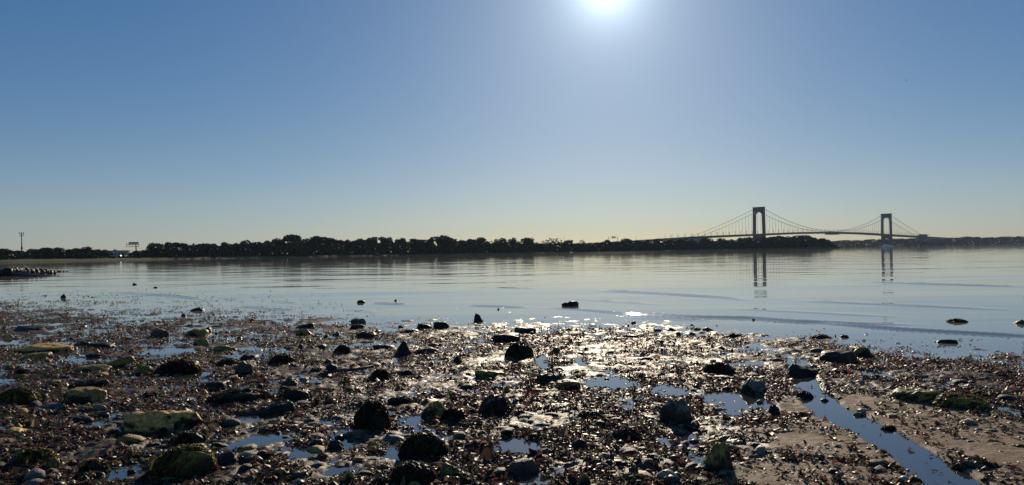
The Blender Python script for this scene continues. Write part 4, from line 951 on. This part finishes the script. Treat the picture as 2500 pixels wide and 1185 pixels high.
while n_c < 280:
    px = cr.uniform(-20, 2520); py = 815 + 370 * cr.random() ** .8
    q = ground_pt(px, py)
    if q.z < .004: continue
    if pool_r(np.array([q.x]), np.array([q.y]))[0] < 1.15: continue
    if sand_mask(np.array([q.x]), np.array([q.y]))[0] > .4 and cr.random() < .75: continue
    if any(((q.x - x) / (a + .05)) ** 2 + ((q.y - y - .05) / (b + .08)) ** 2 < 1 for x, y, a, b in ROCKSPOTS): continue
    m_ = cr.choices('dngpmt', (9, 4, 1.0, .8 if px < 900 else .4, 2 if px < 1000 else .7, 1.2 if px < 700 else .3))[0]
    s_ = (.024 + .052 * cr.random() ** 2.0) * (1.0 + q.y * .03); k = cr.randrange(5)
    gz = float(surf_z(np.array([q.x]), np.array([q.y]))[0][0])
    o = obj('cobble', CM[m_][k], None, (q.x, q.y, gz - s_ * .12), cr.uniform(0, 6.28), (s_ * cr.uniform(.9, 1.5), s_ * cr.uniform(.8, 1.1), s_ * cr.uniform(.45, .8)))
    cw = {'d': 'dark', 'n': 'brown', 'g': 'grey', 'p': 'pale', 'm': 'mossy', 't': 'tan'}[m_]
    rx, ry, _, rl = min((t for t in BIG), key=lambda t: math.hypot(px - t[0], 2.2 * (py - t[1])))
    way = ('to the right of' if px > rx else 'to the left of') if abs(px - rx) > 2.2 * abs(py - ry) else ('in front of' if py > ry else 'behind')
    tag(o, f'small {cw} cobble {way} the {short(rl)}', 'cobble', 'small cobbles in the weed litter'); n_c += 1

# ------------------------------------------------------------------ weed litter and pebbles: too many to count
def scatter(n, seed, far=24.0, keep=None):
    r = np.random.default_rng(seed); y = 3.6 * (far / 3.6) ** r.uniform(0, 1, n) * 1.0
    x = r.uniform(-1, 1, n) * (.74 * y + .6)
    z, g, bz, s, sm = surf_z(x, y)
    cl = .55 * fbm2(x * .9, y * .9, 3, 61) + .75 * fbm2(x * 3.2, y * 3.2, 3, 63)
    pr = sstep(-.36, .20, cl)
    wet = s < 0
    reach = np.interp(x, [-14, -7, -3, 3, 6, 12], [6.0, 3.0, .7, .5, 1.2, 2.5])
    pr = np.where(wet, np.exp(s / reach) * sstep(.02, .25, cl) * 1.2, pr)
    pool = pool_r(x, y) < 1.0
    pr = pr * (1 - .82 * sm) * np.where(pool, .05, 1.0) * np.where((g < bz - .012) & ~wet, .7, 1.0)
    m = r.uniform(0, 1, n) < pr
    return x[m], y[m], z[m], r, sm[m], s[m]
def weed_litter(name, n, seed, ln, wd, lift, far):
    x, y, z, r, sm, s = scatter(n, seed, far); n = len(x); k = 3
    a = r.uniform(0, 6.283, n); L_ = ln * r.lognormal(0, .45, n); W_ = wd * r.lognormal(0, .4, n)
    red = sstep(.1, .4, fbm2(x * .8, y * .8, 3, 90) + .25 * sstep(0, 3, x) - .05)
    pal = np.array([(.026, .018, .014), (.052, .031, .021), (.080, .046, .030), (.070, .022, .023), (.060, .055, .022), (.15, .11, .075), (.17, .028, .022), (.08, .13, .03), (.45, .38, .29)])
    w_ = np.stack([3 + 0 * x, 3 + 0 * x, 2.2 + 0 * x, 1.6 + 2.5 * red, 1.0 + 0 * x, .9 + 0 * x,   .05 + .6 * red, .22 + .4 * (x < -1.5), .10 + 0 * x], 1); w_ = np.cumsum(w_ / w_.sum(1)[:, None], 1)
    ci = np.minimum((r.uniform(0, 1, n)[:, None] > w_).sum(1), 8); c = pal[ci] * r.uniform(.7, 1.8, n)[:, None] * np.array([1.12, .98, .92])
    P = []; cx, sx_ = np.cos(a), np.sin(a); bow = r.uniform(-.2, 1.0, n) * lift; curl = r.normal(size=n) * .35; tilt = r.normal(size=n) * .25
    for j, t in enumerate((-1, -.35, .35, 1)):
        lx = t * L_ / 2; ly = curl * L_ * (t * t - .4) * .5; hz_ = .004 + bow * (1 - t * t) + np.abs(tilt) * 0 + tilt * lx * .5
        px, py = x + lx * cx - ly * sx_, y + lx * sx_ + ly * cx; w2 = W_ * (.5, 1.0, .9, .25)[j] / 2; tw = r.normal(size=n) * .5
        for sg in (-1, 1): P.append(np.stack([px - sg * w2 * sx_, py + sg * w2 * cx, z + np.maximum(hz_, .001) + sg * tw * w2 + np.abs(tw) * w2], 1))
    V = np.stack(P, 1).reshape(-1, 3); b = np.arange(n)[:, None] * 8 + np.array([0, 2, 4])[None]; F = np.stack([b, b + 1, b + 3, b + 2], -1).reshape(-1, 4)
    return obj(name, mesh(name, V, F, M_WEED, False, np.repeat(c, 8, 0)))
tag(weed_litter('seaweed_litter', 270000, 71, .042, .014, .010, 40), 'wet dark seaweed scraps strewn over the mudflat', 'seaweed', kind='stuff')
tag(weed_litter('seaweed_clumps', 44000, 72, .070, .024, .022, 34), 'thicker brown and red seaweed tufts on the mudflat', 'seaweed', kind='stuff')
def pebbles(name, n, seed, size):
    x, y, z, r, sm, s = scatter(n, seed, 20); n = len(x); V0, F0 = ICO[1]
    V0 = V0[None] * (1 + .22 * r.normal(size=(24, len(V0), 1)) * .6); sh = V0[r.integers(0, 24, n)]
    sc = size * r.lognormal(0, .45, n); sx_, sy_, sz_ = sc * r.uniform(.9, 1.6, n), sc * r.uniform(.8, 1.1, n), sc * r.uniform(.4, .8, n); a = r.uniform(0, 6.28, n)
    X_ = sh[:, :, 0] * sx_[:, None]; Y_ = sh[:, :, 1] * sy_[:, None]; Z_ = sh[:, :, 2] * sz_[:, None]
    V = np.stack([x[:, None] + X_ * np.cos(a)[:, None] - Y_ * np.sin(a)[:, None], y[:, None] + X_ * np.sin(a)[:, None] + Y_ * np.cos(a)[:, None], z[:, None] + Z_ - (sz_ * .05)[:, None]], 2).reshape(-1, 3)
    F = (F0[None] + (np.arange(n) * V0.shape[1])[:, None, None]).reshape(-1, 3)
    pal = np.array([(.045, .033, .025), (.075, .052, .037), (.13, .085, .055), (.18, .122, .080), (.085, .066, .050), (.36, .265, .175), (.08, .07, .03), (.48, .40, .31)])
    c = pal[np.minimum(r.choice(8, n, p=[.24, .22, .19, .12, .10, .05, .06, .02]), 7)] * r.uniform(.6, 1.4, n)[:, None]
    return obj(name, mesh(name, V, F, M_PEB, True, np.repeat(c, V0.shape[1], 0)))
tag(pebbles('pebble_litter', 22000, 81, .013), 'countless small wet pebbles and shell bits on the mudflat', 'pebbles', kind='stuff')
tag(pebbles('gravel_litter', 6000, 82, .020), 'coarser wet gravel lying among the seaweed', 'gravel', kind='stuff')
